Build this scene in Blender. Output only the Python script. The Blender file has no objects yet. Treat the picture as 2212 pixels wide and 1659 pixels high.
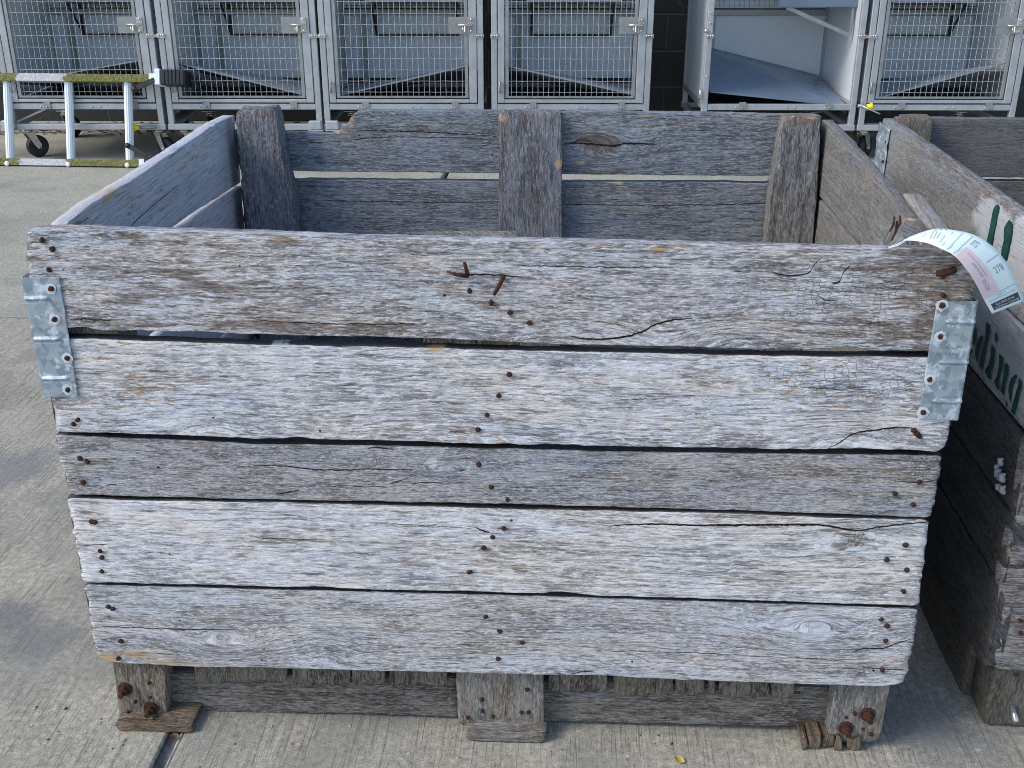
import bpy, math, random
import numpy as np
from mathutils import Matrix, Vector
R = math.radians
sc = bpy.context.scene
C = sc.collection
random.seed(7)
rng = np.random.default_rng(7)

# ------------------------------------------------------------------ camera
CF, CP, CY, CR = 2401.4, 0.4147, 0.0561, 0.0011
CAM = np.array([0.102, -1.3497, 1.2058])
_fw = np.array([-math.sin(CY)*math.cos(CP), math.cos(CY)*math.cos(CP), -math.sin(CP)])
_r0 = np.array([math.cos(CY), math.sin(CY), 0.0]); _u0 = np.cross(_r0, _fw)
_r = _r0*math.cos(CR)+_u0*math.sin(CR); _u = -_r0*math.sin(CR)+_u0*math.cos(CR)
cd = bpy.data.cameras.new('camera'); cam = bpy.data.objects.new('camera', cd); C.objects.link(cam)
cd.sensor_width = 36; cd.lens = CF/2212*36; cd.clip_end = 500; cd.clip_start = 0.05
m3 = Matrix((( _r[0], _u[0], -_fw[0]), (_r[1], _u[1], -_fw[1]), (_r[2], _u[2], -_fw[2])))
cam.matrix_world = Matrix.Translation(CAM) @ m3.to_4x4()
cd.dof.use_dof = False; cd.dof.focus_distance = 1.45; cd.dof.aperture_fstop = 45
sc.camera = cam

# ------------------------------------------------------------------ light
SUN_EL, SUN_AZ = 42, 246      # azimuth measured clockwise from +Y (north)
w = bpy.data.worlds.new("World"); sc.world = w; w.use_nodes = True
nt = w.node_tree
sky = nt.nodes.new('ShaderNodeTexSky'); sky.sky_type = 'NISHITA'; sky.sun_disc = False
sky.sun_elevation = R(SUN_EL); sky.sun_rotation = R(SUN_AZ)
sky.air_density = 1.0; sky.dust_density = 1.0; sky.ozone_density = 1.0
bg = nt.nodes['Background']; bg.inputs['Strength'].default_value = 0.15
nt.links.new(sky.outputs['Color'], bg.inputs['Color'])
sl = bpy.data.lights.new('sun', 'SUN'); sl.energy = 1.35; sl.angle = R(22); sl.color = (1.0, 0.94, 0.85)
so = bpy.data.objects.new('sun', sl); C.objects.link(so)
_d = Vector((math.sin(R(SUN_AZ))*math.cos(R(SUN_EL)), math.cos(R(SUN_AZ))*math.cos(R(SUN_EL)), math.sin(R(SUN_EL))))
so.rotation_euler = _d.to_track_quat('Z', 'Y').to_euler()
sc.view_settings.view_transform = 'Standard'; sc.view_settings.look = 'None'
sc.view_settings.exposure = 0.68; sc.view_settings.gamma = 1.0
sc.view_settings.use_curve_mapping = False
sc.cycles.filter_width = 0.9

# ------------------------------------------------------------------ helpers
def ray(x, y):
    return CAM, _fw+_r*((x-1106)/CF)+_u*((829.5-y)/CF)
def gz(x, y, z=0.0):
    c, d = ray(x, y); return c+d*((z-c[2])/d[2])
def gy(x, y, Y=0.0):
    c, d = ray(x, y); return c+d*((Y-c[1])/d[1])
def gx(x, y, X):
    c, d = ray(x, y); return c+d*((X-c[0])/d[0])

def hash2(ix, iy, seed):
    n = (ix.astype(np.int64)*374761393+iy.astype(np.int64)*668265263+seed*1442695041) & 0xffffffff
    n = ((n ^ (n >> 13))*1274126177) & 0xffffffff
    n = n ^ (n >> 16)
    return (n & 0xffffff)/float(0xffffff)
def vn(x, y=0.0, seed=0):
    x = np.asarray(x, float); y = np.asarray(y, float)+x*0; x = x+y*0
    ix = np.floor(x); iy = np.floor(y); fx = x-ix; fy = y-iy
    fx = fx*fx*(3-2*fx); fy = fy*fy*(3-2*fy)
    a = hash2(ix, iy, seed); b = hash2(ix+1, iy, seed); c = hash2(ix, iy+1, seed); d = hash2(ix+1, iy+1, seed)
    return (a+(b-a)*fx+(c-a)*fy+(a-b-c+d)*fx*fy)*2-1
def fbm(x, y=0.0, seed=0, o=4):
    s = 0; a = 1.0; t = 0
    for k in range(o):
        s = s+a*vn(np.asarray(x)*2**k, np.asarray(y)*2**k, seed+k*17); t += a; a *= .5
    return s/t

def link(o, parent=None):
    C.objects.link(o)
    if parent is not None: o.parent = parent
    return o
def tag(o, label=None, cat=None, group=None, kind=None):
    for k, v in (('label', label), ('category', cat), ('group', group), ('kind', kind)):
        if v: o[k] = v
    return o
def empty(name, loc, label, cat, group=None, rz=0):
    o = bpy.data.objects.new(name, None); C.objects.link(o)
    o.location = loc; o.rotation_euler = (0, 0, rz); o.empty_display_size = .1
    return tag(o, label, cat, group)
def wloc(parent):
    """accumulated location of unrotated parents"""
    v = np.zeros(3)
    while parent is not None:
        v += np.array(parent.location); parent = parent.parent
    return v

class MB:
    def __init__(s): s.v = []; s.f = []; s.sm = []
    def add(s, vs, fs, smooth=False):
        b = len(s.v); s.v += [tuple(map(float, q)) for q in vs]
        s.f += [tuple(i+b for i in f) for f in fs]; s.sm += [smooth]*len(fs)
    def box(s, a, b, M=None, ch=0.0):
        x0, y0, z0 = a; x1, y1, z1 = b
        if ch <= 0:
            vs = [(x, y, z) for z in (z0, z1) for y in (y0, y1) for x in (x0, x1)]
            fs = [(0, 2, 3, 1), (4, 5, 7, 6), (0, 1, 5, 4), (2, 6, 7, 3), (0, 4, 6, 2), (1, 3, 7, 5)]
        else:
            import itertools
            c = (x1+x0)/2, (y1+y0)/2, (z1+z0)/2; h = (x1-x0)/2, (y1-y0)/2, (z1-z0)/2
            vs = []; idx = {}
            for sx in (-1, 1):
                for sy in (-1, 1):
                    for sz in (-1, 1):
                        for ax in range(3):
                            p = [sx*(h[0]-ch), sy*(h[1]-ch), sz*(h[2]-ch)]
                            p[ax] = (sx, sy, sz)[ax]*h[ax]
                            idx[(sx, sy, sz, ax)] = len(vs); vs.append(tuple(c[i]+p[i] for i in range(3)))
            fs = []
            for ax in range(3):
                o1, o2 = [(1, 2), (2, 0), (0, 1)][ax]
                for sg in (-1, 1):
                    q = []
                    for (a1, a2) in ((-1, -1), (1, -1), (1, 1), (-1, 1)):
                        k = [0, 0, 0]; k[ax] = sg; k[o1] = a1; k[o2] = a2
                        q.append(idx[(k[0], k[1], k[2], ax)])
                    fs.append(tuple(q if sg > 0 else q[::-1]))
            for ax in range(3):
                o1, o2 = [(1, 2), (2, 0), (0, 1)][ax]
                for a1 in (-1, 1):
                    for a2 in (-1, 1):
                        k = [[0]*3 for _ in range(4)]; q = []
                        for e, t in ((-1, o1), (1, o1), (1, o2), (-1, o2)):
                            kk = [0, 0, 0]; kk[ax] = e; kk[o1] = a1; kk[o2] = a2
                            q.append(idx[(kk[0], kk[1], kk[2], t)])
                        fs.append(tuple(q if a1*a2 < 0 else q[::-1]))
            for sx in (-1, 1):
                for sy in (-1, 1):
                    for sz in (-1, 1):
                        q = [idx[(sx, sy, sz, a_)] for a_ in range(3)]
                        fs.append(tuple(q if sx*sy*sz > 0 else q[::-1]))
        if M is not None: vs = [tuple(M @ Vector(q)) for q in vs]
        s.add(vs, fs)
    def beam(s, p, q, wd, ht, up=(0, 0, 1), ch=0.0):
        p = Vector(p); q = Vector(q); d = q-p; L = d.length; d.normalize()
        u = Vector(up); sd = d.cross(u)
        if sd.length < 1e-4: sd = d.cross(Vector((0, 1, 0)))
        sd.normalize(); u = sd.cross(d)
        M = Matrix((d, sd, u)).transposed().to_4x4(); M.translation = p
        s.box((0, -wd/2, -ht/2), (L, wd/2, ht/2), M, ch)
    def tube(s, pts, r, n=8, caps=True, smooth=True):
        P = [Vector(p) for p in pts]; k = len(P); rs = r if hasattr(r, '__len__') else [r]*k
        vs = []; ref = None
        for i, p in enumerate(P):
            t = (P[min(i+1, k-1)]-P[max(i-1, 0)]).normalized()
            if ref is None:
                ref = t.orthogonal().normalized()
            a = (ref-t*ref.dot(t)).normalized(); ref = a; b = t.cross(a)
            for j in range(n):
                th = 2*math.pi*j/n; vs.append(p+(a*math.cos(th)+b*math.sin(th))*rs[i])
        fs = []
        for i in range(k-1):
            for j in range(n):
                fs.append((i*n+j, i*n+(j+1) % n, (i+1)*n+(j+1) % n, (i+1)*n+j))
        if caps: fs.append(tuple(range(n-1, -1, -1))); fs.append(tuple((k-1)*n+j for j in range(n)))
        s.add(vs, fs, smooth)
    def prism(s, poly, dirv, smooth=False):
        n = len(poly); d = np.array(dirv, float)
        vs = [np.array(p, float) for p in poly]+[np.array(p, float)+d for p in poly]
        fs = [tuple(range(n)), tuple(range(2*n-1, n-1, -1))]+[(i, i+n, (i+1) % n+n, (i+1) % n) for i in range(n)]
        s.add(vs, fs, smooth)
    def grid(s, P, smooth=True):
        P = np.asarray(P); a, b = P.shape[:2]
        s.add(P.reshape(-1, 3), [(i*b+j, i*b+j+1, (i+1)*b+j+1, (i+1)*b+j) for i in range(a-1) for j in range(b-1)], smooth)
    def build(s, name, mat, parent=None, off=None):
        me = bpy.data.meshes.new(name)
        o_ = np.zeros(3) if off is None else np.asarray(off)
        me.from_pydata([tuple(np.array(q)-o_) for q in s.v], [], s.f); me.update()
        me.polygons.foreach_set('use_smooth', s.sm)
        me.materials.append(mat)
        return link(bpy.data.objects.new(name, me), parent)

# ------------------------------------------------------------------ shader helpers
class NT:
    def __init__(s, name):
        s.m = bpy.data.materials.new(name); s.m.use_nodes = True
        s.t = s.m.node_tree; s.b = s.t.nodes['Principled BSDF']
    def n(s, typ, **k):
        nd = s.t.nodes.new(typ)
        for a, v in k.items(): setattr(nd, a, v)
        return nd
    def put(s, sock, v):
        if isinstance(v, bpy.types.NodeSocket): s.t.links.new(v, sock)
        elif v is not None:
            if isinstance(v, (tuple, list)) and len(v) == 3 and sock.type == 'RGBA': v = (*v, 1)
            sock.default_value = v
    def math(s, op, a, b=None, c=None, clamp=False):
        nd = s.n('ShaderNodeMath', operation=op, use_clamp=clamp)
        s.put(nd.inputs[0], a)
        if b is not None: s.put(nd.inputs[1], b)
        if c is not None: s.put(nd.inputs[2], c)
        return nd.outputs[0]
    def vmul(s, v, k):
        nd = s.n('ShaderNodeVectorMath', operation='MULTIPLY'); s.put(nd.inputs[0], v); nd.inputs[1].default_value = k; return nd.outputs[0]
    def vadd(s, v, k):
        nd = s.n('ShaderNodeVectorMath', operation='ADD'); s.put(nd.inputs[0], v); s.put(nd.inputs[1], k); return nd.outputs[0]
    def noise(s, v, scale=1.0, detail=3.0, rough=.5, dist=0.0, k=None, color=False):
        if k: v = s.vmul(v, k)
        nd = s.n('ShaderNodeTexNoise'); s.put(nd.inputs['Vector'], v)
        nd.inputs['Scale'].default_value = scale; nd.inputs['Detail'].default_value = detail
        nd.inputs['Roughness'].default_value = rough; nd.inputs['Distortion'].default_value = dist
        return nd.outputs['Color' if color else 'Fac']
    def voro(s, v, scale=1.0, feature='F1', k=None, out='Distance', rnd=1.0):
        if k: v = s.vmul(v, k)
        nd = s.n('ShaderNodeTexVoronoi', feature=feature); s.put(nd.inputs['Vector'], v)
        nd.inputs['Scale'].default_value = scale; nd.inputs['Randomness'].default_value = rnd
        return nd.outputs[out]
    def mr(s, v, a, b, c=0.0, d=1.0, smooth=True):
        nd = s.n('ShaderNodeMapRange'); nd.interpolation_type = 'SMOOTHSTEP' if smooth else 'LINEAR'
        s.put(nd.inputs['Value'], v)
        for i, q in zip(('From Min', 'From Max', 'To Min', 'To Max'), (a, b, c, d)): nd.inputs[i].default_value = q
        return nd.outputs['Result']
    def ramp(s, v, stops):
        nd = s.n('ShaderNodeValToRGB'); s.put(nd.inputs[0], v); e = nd.color_ramp.elements
        while len(e) < len(stops): e.new(.5)
        for i, (p, c) in enumerate(stops): e[i].position = p; e[i].color = (*c, 1)
        return nd.outputs[0]
    def mix(s, f, a, b, mode='MIX'):
        nd = s.n('ShaderNodeMix', data_type='RGBA', blend_type=mode)
        s.put(nd.inputs[0], f); s.put(nd.inputs[6], a); s.put(nd.inputs[7], b); return nd.outputs[2]
    def attr(s, name, out='Vector'):
        nd = s.n('ShaderNodeAttribute', attribute_name=name); return nd.outputs[out]
    def sep(s, v):
        nd = s.n('ShaderNodeSeparateXYZ'); s.put(nd.inputs[0], v); return nd.outputs
    def sepc(s, v):
        nd = s.n('ShaderNodeSeparateColor'); s.put(nd.inputs[0], v); return nd.outputs
    def obj(s): return s.n('ShaderNodeTexCoord').outputs['Object']
    def bump(s, h, dist=.002, st=1.0):
        nd = s.n('ShaderNodeBump'); s.put(nd.inputs['Height'], h); nd.inputs['Distance'].default_value = dist
        nd.inputs['Strength'].default_value = st; s.t.links.new(nd.outputs[0], s.b.inputs['Normal'])
    def done(s, col=None, rough=.7, metal=0.0, spec=.5):
        s.put(s.b.inputs['Base Color'], col); s.put(s.b.inputs['Roughness'], rough)
        s.put(s.b.inputs['Metallic'], metal); s.b.inputs['Specular IOR Level'].default_value = spec
        return s.m

def curve_out(N, x, pts):
    nd = N.n('ShaderNodeFloatCurve'); N.put(nd.inputs['Value'], x)
    c = nd.mapping.curves[0]; nd.mapping.use_clip = False
    while len(c.points) < len(pts): c.points.new(.5, .5)
    for i, (a, b) in enumerate(pts):
        c.points[i].location = (a, b); c.points[i].handle_type = 'AUTO'
    nd.mapping.update(); return nd.outputs[0]

def wood(name, *a_, edge=.0, **k_):
    return wood_(name, *a_, edge=edge, **k_)
def wood_(name, light=(.52, .52, .57), mid=(.27, .265, .285), dark=(.085, .078, .08), brown=.45, fleck=.5, cracks=(), lines=(), gain=1.0, bias=0.0, fine=1.0, pits=True, edge=0.0):
    """weathered timber. cracks: list of ([(u,v)...] metres in board coordinates, width m)"""
    N = NT(name); g = N.attr('gr'); uv = N.sep(N.attr('lc')); mk = N.sepc(N.attr('mk', 'Color')); ma = N.attr('mk', 'Alpha')
    fi = N.noise(g, k=(95, 80, 420), detail=4, rough=.72)
    fj = N.noise(N.vadd(g, (4.1, 0, 6.3)), k=(55, 60, 290), detail=4, rough=.72, dist=.25)
    me = N.noise(g, k=(38, 20, 170), detail=5, rough=.70, dist=.4)
    st = N.noise(g, k=(17, 10, 230), detail=4, rough=.68, dist=.25)
    lo = N.noise(g, k=(8, 5, 30), detail=6, rough=.70, dist=.6)
    v = N.math('MULTIPLY', me, .40); v = N.math('MULTIPLY_ADD', lo, .25, v); v = N.math('MULTIPLY_ADD', fi, .35, v)
    v = N.math('ADD', N.math('MULTIPLY', N.math('SUBTRACT', v, .5), 1.45*gain), .5+bias)
    col = N.ramp(v, [(.30, tuple(a*.55+b*.45 for a, b in zip(mid, dark))), (.40, mid), (.50, tuple(a*.45+b*.55 for a, b in zip(mid, light))), (.60, light), (.74, tuple(min(.9, a*1.22) for a in light))])
    gl = N.noise(N.vadd(g, (2.2, 0, 8.8)), k=(2.4, 6, 240), detail=3, rough=.55, dist=.15)
    col = N.mix(N.math('MULTIPLY', N.mr(gl, .38, .45, 1, 0), .45), col, tuple(a*.5+b*.5 for a, b in zip(mid, dark)))
    # fibres standing proud and the dirt between them
    ga = N.math('MULTIPLY', N.math('SUBTRACT', lo, .5), .5)
    f1 = N.math('MULTIPLY', N.mr(N.math('ADD', fj, ga), .40, .475, 1, 0), .52*fine*min(1.2, gain))
    col = N.mix(f1, col, tuple(a*.25+b*.75 for a, b in zip(mid, dark)))
    f2 = N.math('MULTIPLY', N.mr(N.math('ADD', st, ga), .385, .44, 1, 0), .54*fine*min(1.2, gain))
    col = N.mix(f2, col, tuple(a*.35+b*.65 for a, b in zip(mid, dark)))
    f3 = N.math('MULTIPLY', N.mr(fi, .53, .60), .7*fine)
    col = N.mix(f3, col, tuple(min(.85, a*1.3) for a in light))
    # colour drift: lavender, tan and grey-green films over the weathered skin
    dr = N.noise(g, k=(5, 5, 26), detail=3, rough=.6)
    col = N.mix(N.mr(dr, .46, .62, 0, .6), col, (1.06, .98, .86), 'MULTIPLY')
    dr2 = N.noise(N.vadd(g, (7.3, 0, 2.1)), k=(4, 5, 18), detail=3, rough=.6)
    col = N.mix(N.mr(dr2, .5, .66, 0, .7), col, (.90, .98, 1.06), 'MULTIPLY')
    # brown unbleached patches
    bn = N.noise(N.vadd(g, (3.1, 0, 9.7)), k=(15, 10, 120), detail=5, rough=.72, dist=.4)
    bf = N.math('ADD', N.math('MULTIPLY', mk[0], .26), bn)
    bf = N.mr(bf, .685-.13*brown, .77-.09*brown, 0, .8)
    col = N.mix(bf, col, N.mix(N.mr(fi, .35, .65), (.10, .075, .062), (.27, .205, .165)))
    # tan flecks where the skin has flaked away
    fl = N.noise(N.vadd(g, (1.7, 0, 4.4)), k=(44, 10, 190), detail=3, rough=.6, dist=.5)
    fl2 = N.noise(N.vadd(g, (9.7, 0, 1.4)), k=(5, 10, 14), detail=2)
    ff = N.math('ADD', fl, N.math('MULTIPLY', N.math('SUBTRACT', fl2, .5), .55))
    ff = N.math('MULTIPLY', N.mr(ff, .635, .675), fleck, clamp=True)
    col = N.mix(ff, col, N.mix(N.mr(fi, .4, .6), (.33, .235, .16), (.52, .40, .30)))
    if edge > 0:      # gap shade painted into the plank edges, so the slots read near-black
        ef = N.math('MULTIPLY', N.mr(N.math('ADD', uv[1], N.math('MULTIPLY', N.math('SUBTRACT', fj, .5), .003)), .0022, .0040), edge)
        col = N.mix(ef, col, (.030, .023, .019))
    # fresh (alpha) and whitewash (blue)
    col = N.mix(N.mr(N.math('ADD', ma, N.math('MULTIPLY', N.math('SUBTRACT', me, .5), 1.4)), .45, .75), col, (.55, .39, .24))
    wf = N.mr(N.math('ADD', mk[2], N.math('MULTIPLY', N.math('SUBTRACT', v, .5), 1.2)), .3, .7)
    col = N.mix(N.math('MULTIPLY', wf, .8), col, (.62, .64, .66))
    h = N.math('MULTIPLY', v, .8)
    # checking across the grain
    cg = N.vadd(g, N.vmul(N.noise(g, k=(60, 60, 90), detail=2, color=True), (.006, 0, .003)))
    ce = N.voro(cg, k=(125, 1, 170), feature='DISTANCE_TO_EDGE', rnd=.6)
    ln = N.math('MULTIPLY', N.mr(ce, .012, .06, .36, 0), N.mr(mk[1], .15, .7), clamp=True)
    ln = N.math('MULTIPLY', ln, N.mr(N.noise(g, k=(40, 1, 40), detail=2), .40, .56), clamp=True)
    # worm holes
    if pits:
        pv = N.vmul(N.attr('lc'), (34, 1, 40))
        pd = N.voro(pv); pc = N.sepc(N.voro(pv, out='Color'))
        pit = N.math('MULTIPLY', N.mr(pd, .045, .075, 1, 0), N.math('GREATER_THAN', pc[0], .86))
        ln = N.math('MAXIMUM', ln, pit)
    # long open checks
    wob = N.noise(N.attr('lc'), k=(90, 1, 90), detail=3, rough=.7)
    wob = N.math('MULTIPLY', N.math('SUBTRACT', wob, .5), .006)
    for pts, wd in cracks:
        u0, u1 = pts[0][0], pts[-1][0]
        vs = [p[1] for p in pts]; v0, v1 = min(vs)-.004, max(vs)+.004
        t = N.mr(uv[0], u0, u1, 0, 1, False)
        cz = curve_out(N, t, [((p[0]-u0)/(u1-u0), (p[1]-v0)/(v1-v0)) for p in pts])
        cz = N.math('MULTIPLY_ADD', cz, v1-v0, v0)
        dd = N.math('ABSOLUTE', N.math('SUBTRACT', N.math('ADD', uv[2], wob), cz))
        tt = N.math('MULTIPLY', N.math('MULTIPLY', t, N.math('SUBTRACT', 1.0, t)), 4.0)
        tp = N.math('MULTIPLY', N.math('POWER', N.math('MAXIMUM', tt, 0.0), .45), wd*.48)
        tp = N.math('MULTIPLY', tp, N.mr(wob, -.002, .002, .6, 1.3, False))
        cm = N.mr(N.math('SUBTRACT', dd, tp), -.0005, .0005, 1, 0)
        cm = N.math('MULTIPLY', cm, N.math('MULTIPLY', N.math('GREATER_THAN', uv[0], u0), N.math('LESS_THAN', uv[0], u1)))
        ln = N.math('MAXIMUM', ln, cm)
    col = N.mix(ln, col, (.022, .017, .014))
    # grime between fibres
    gr_ = N.mr(N.noise(g, k=(22, 30, 330), detail=4, rough=.75), .33, .42, 1, 0)
    col = N.mix(N.math('MULTIPLY', gr_, .6*fine), col, (.085, .072, .065))
    h = N.math('SUBTRACT', h, N.math('MULTIPLY', ln, 1.6))
    h = N.math('SUBTRACT', h, N.math('MULTIPLY', gr_, .35))
    h = N.math('ADD', h, N.math('MULTIPLY', fj, 1.2*fine)); h = N.math('SUBTRACT', h, N.math('MULTIPLY', f2, .3))
    N.bump(h, .0026, .95)
    return N.done(col, .88, 0, .18)

def smat(name, col, rough=.5, metal=0.0, var=.12, scale=30, bump=0, spec=.5):
    N = NT(name); o = N.obj()
    a = N.noise(o, scale, 4, .6); b = N.noise(o, scale*6, 2, .5)
    f = N.math('ADD', N.math('MULTIPLY', a, .7), N.math('MULTIPLY', b, .3))
    c0 = tuple(c*(1-var) for c in col); c1 = tuple(min(1, c*(1+var)) for c in col)
    c = N.mix(N.mr(f, .3, .7), c0, c1)
    if bump: N.bump(f, bump)
    return N.done(c, N.mr(a, .3, .7, max(.05, rough-.08), min(1, rough+.1)), metal, spec)

def rust_mat():
    N = NT('rust'); o = N.obj()
    a = N.noise(o, 260, 4, .7); b = N.noise(o, 900, 2)
    c = N.ramp(a, [(.3, (.022, .011, .009)), (.5, (.055, .024, .016)), (.7, (.11, .048, .026))])
    N.bump(N.math('ADD', a, N.math('MULTIPLY', b, .4)), .0008)
    return N.done(c, .85, 0, .25)

def galv_mat():
    N = NT('galvanised_steel'); o = N.obj()
    sp = N.sepc(N.voro(N.vadd(o, N.vmul(N.noise(o, 60, 3, color=True), (.01, .01, .01))), 85, out='Color'))
    a = N.noise(o, 55, 4, .65); b = N.noise(o, 22, 3, .6)
    c = N.mix(N.mr(sp[0], .2, .8), (.24, .30, .35), (.37, .44, .50))
    c = N.mix(N.mr(a, .52, .64, 0, .8), c, (.66, .72, .76))
    c = N.mix(N.mr(b, .60, .70, 0, .55), c, (.22, .25, .25))
    r = N.noise(N.vadd(o, (4, 4, 4)), 35, 4, .7)
    c = N.mix(N.mr(r, .66, .76, 0, .6), c, (.22, .11, .06))
    N.bump(N.math('ADD', a, N.math('MULTIPLY', sp[1], .1)), .0008)
    return N.done(c, N.mr(a, .4, .6, .38, .62), .35, .5)

def concrete_mat(name, base=(.30, .285, .245), broom=1.0, ang=.0, seed=0.0, stain=1.0, spots=()):
    N = NT(name); g0 = N.n('ShaderNodeNewGeometry').outputs['Position']; g = N.vadd(g0, (seed, seed*1.7, 0))
    mp = N.n('ShaderNodeMapping'); N.put(mp.inputs[0], g); mp.inputs['Rotation'].default_value = (0, 0, ang); q = mp.outputs[0]
    f = N.noise(g, 420, 3, .7); m = N.noise(g, 90, 4, .65); l = N.noise(g, 4.5, 4, .6, .3); xl = N.noise(g, 1.3, 3, .6)
    br = N.noise(q, k=(230, 6, 1), detail=3, rough=.6); br2 = N.noise(q, k=(210, 7, 1), detail=3, rough=.6)
    t = N.math('ADD', N.math('MULTIPLY', f, .45), N.math('MULTIPLY', m, .35)); t = N.math('MULTIPLY_ADD', l, .2, t)
    t = N.math('ADD', t, N.math('MULTIPLY', N.math('SUBTRACT', br, .5), .16*broom))
    c = N.ramp(t, [(.36, tuple(v*.38 for v in base)), (.46, tuple(v*.78 for v in base)), (.53, tuple(v*1.05 for v in base)), (.63, tuple(v*1.6 for v in base))])
    groove = N.math('MULTIPLY', N.mr(br2, .37, .43, 1, 0), .36*broom)
    c = N.mix(groove, c, tuple(v*.30 for v in base))
    c = N.mix(N.mr(l, .53, .68, 0, .5*stain), c, (.115, .125, .135))
    c = N.mix(N.mr(xl, .50, .62, 0, .5*stain), c, (.17, .18, .175))
    for (px_, py_, r_, cc, am) in spots:
        ps = gz(px_, py_); nd = N.n('ShaderNodeVectorMath', operation='DISTANCE'); N.put(nd.inputs[0], N.vadd(g0, N.vmul(N.noise(g0, 9, 5, .65, color=True), (r_*1.3, r_*1.3, 0)))); nd.inputs[1].default_value = (ps[0]+r_*.65, ps[1]+r_*.65, 0)
        c = N.mix(N.mr(N.math('ADD', nd.outputs['Value'], N.math('MULTIPLY', m, r_*.5)), r_*.6, r_*1.35, am, 0), c, cc)
    rs = N.noise(N.vadd(g, (3, 8, 0)), 9, 4, .7)
    c = N.mix(N.mr(rs, .66, .74, 0, .5), c, (.22, .12, .07))
    # pale droppings and dark grit
    vc = N.vmul(N.vadd(g, N.vmul(N.noise(g, 50, 2, color=True), (.02, .02, 0))), (1, 1, 0))
    vd = N.voro(vc, 17); vcl = N.sepc(N.voro(vc, 17, out='Color'))
    sp = N.math('MULTIPLY', N.mr(vd, .09, .16, 1, 0), N.math('GREATER_THAN', vcl[0], .86))
    c = N.mix(N.math('MULTIPLY', sp, .6), c, (.50, .52, .52))
    vd2 = N.voro(N.vmul(g, (1, 1, 0)), 46); vc2 = N.sepc(N.voro(N.vmul(g, (1, 1, 0)), 46, out='Color'))
    gt = N.math('MULTIPLY', N.mr(vd2, .05, .10, 1, 0), N.math('GREATER_THAN', vc2[1], .93))
    c = N.mix(gt, c, (.03, .027, .025))
    h = N.math('SUBTRACT', t, N.math('MULTIPLY', groove, .5))
    N.bump(h, .0035, .9)
    return N.done(c, .9, 0, .2)

M = {}
M['rust'] = rust_mat(); M['galv'] = galv_mat()
M['alu'] = smat('cage_aluminium', (.46, .48, .50), .45, .45, .10, 14, .0003)
M['alu_dull'] = smat('dull_steel', (.33, .34, .34), .5, .5, .15, 20)
M['wire'] = smat('mesh_wire', (.42, .46, .48), .5, .25, .06, 40)
M['panel'] = smat('white_panel', (.66, .70, .73), .38, 0, .05, 3)
M['sheet2'] = smat('pale_sheet', (.30, .34, .38), .5, 0, .1, 6)
M['sheet'] = smat('floor_sheet', (.16, .215, .29), .28, 0, .08, 3)
M['blackp'] = smat('added_underlay_black', (.012, .014, .017), .45, 0, .3, 40)
M['darkfab'] = smat('dark_bracket', (.035, .035, .036), .5, .2, .2, 30)
M['rubber'] = smat('caster_rubber', (.016, .018, .028), .55, 0, .2, 60)
M['chrome'] = smat('zinc_plate', (.62, .60, .56), .28, .8, .08, 30)
M['yellow'] = smat('yellow_plastic', (.85, .72, .01), .4, 0, .05, 30)
M['paper'] = smat('tag_paper', (.70, .83, .83), .55, 0, .02, 20)
M['pink'] = smat('pink_sticker', (.74, .58, .60), .6, 0, .02, 20)
M['ink'] = smat('tag_ink', (.26, .30, .36), .6, 0, .05, 20)
M['inkbox'] = smat('ink_block', (.045, .05, .075), .5, 0, .05, 20)
M['green'] = smat('stencil_green', (.008, .075, .052), .6, 0, .45, 60)
M['bloom'] = smat('zinc_bloom', (.58, .63, .67), .8, 0, .15, 200)
M['string'] = smat('string', (.72, .75, .75), .7, 0, .1, 100)
M['rung'] = smat('ladder_rung_aluminium', (.80, .85, .88), .45, .05, .04, 20)

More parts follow.
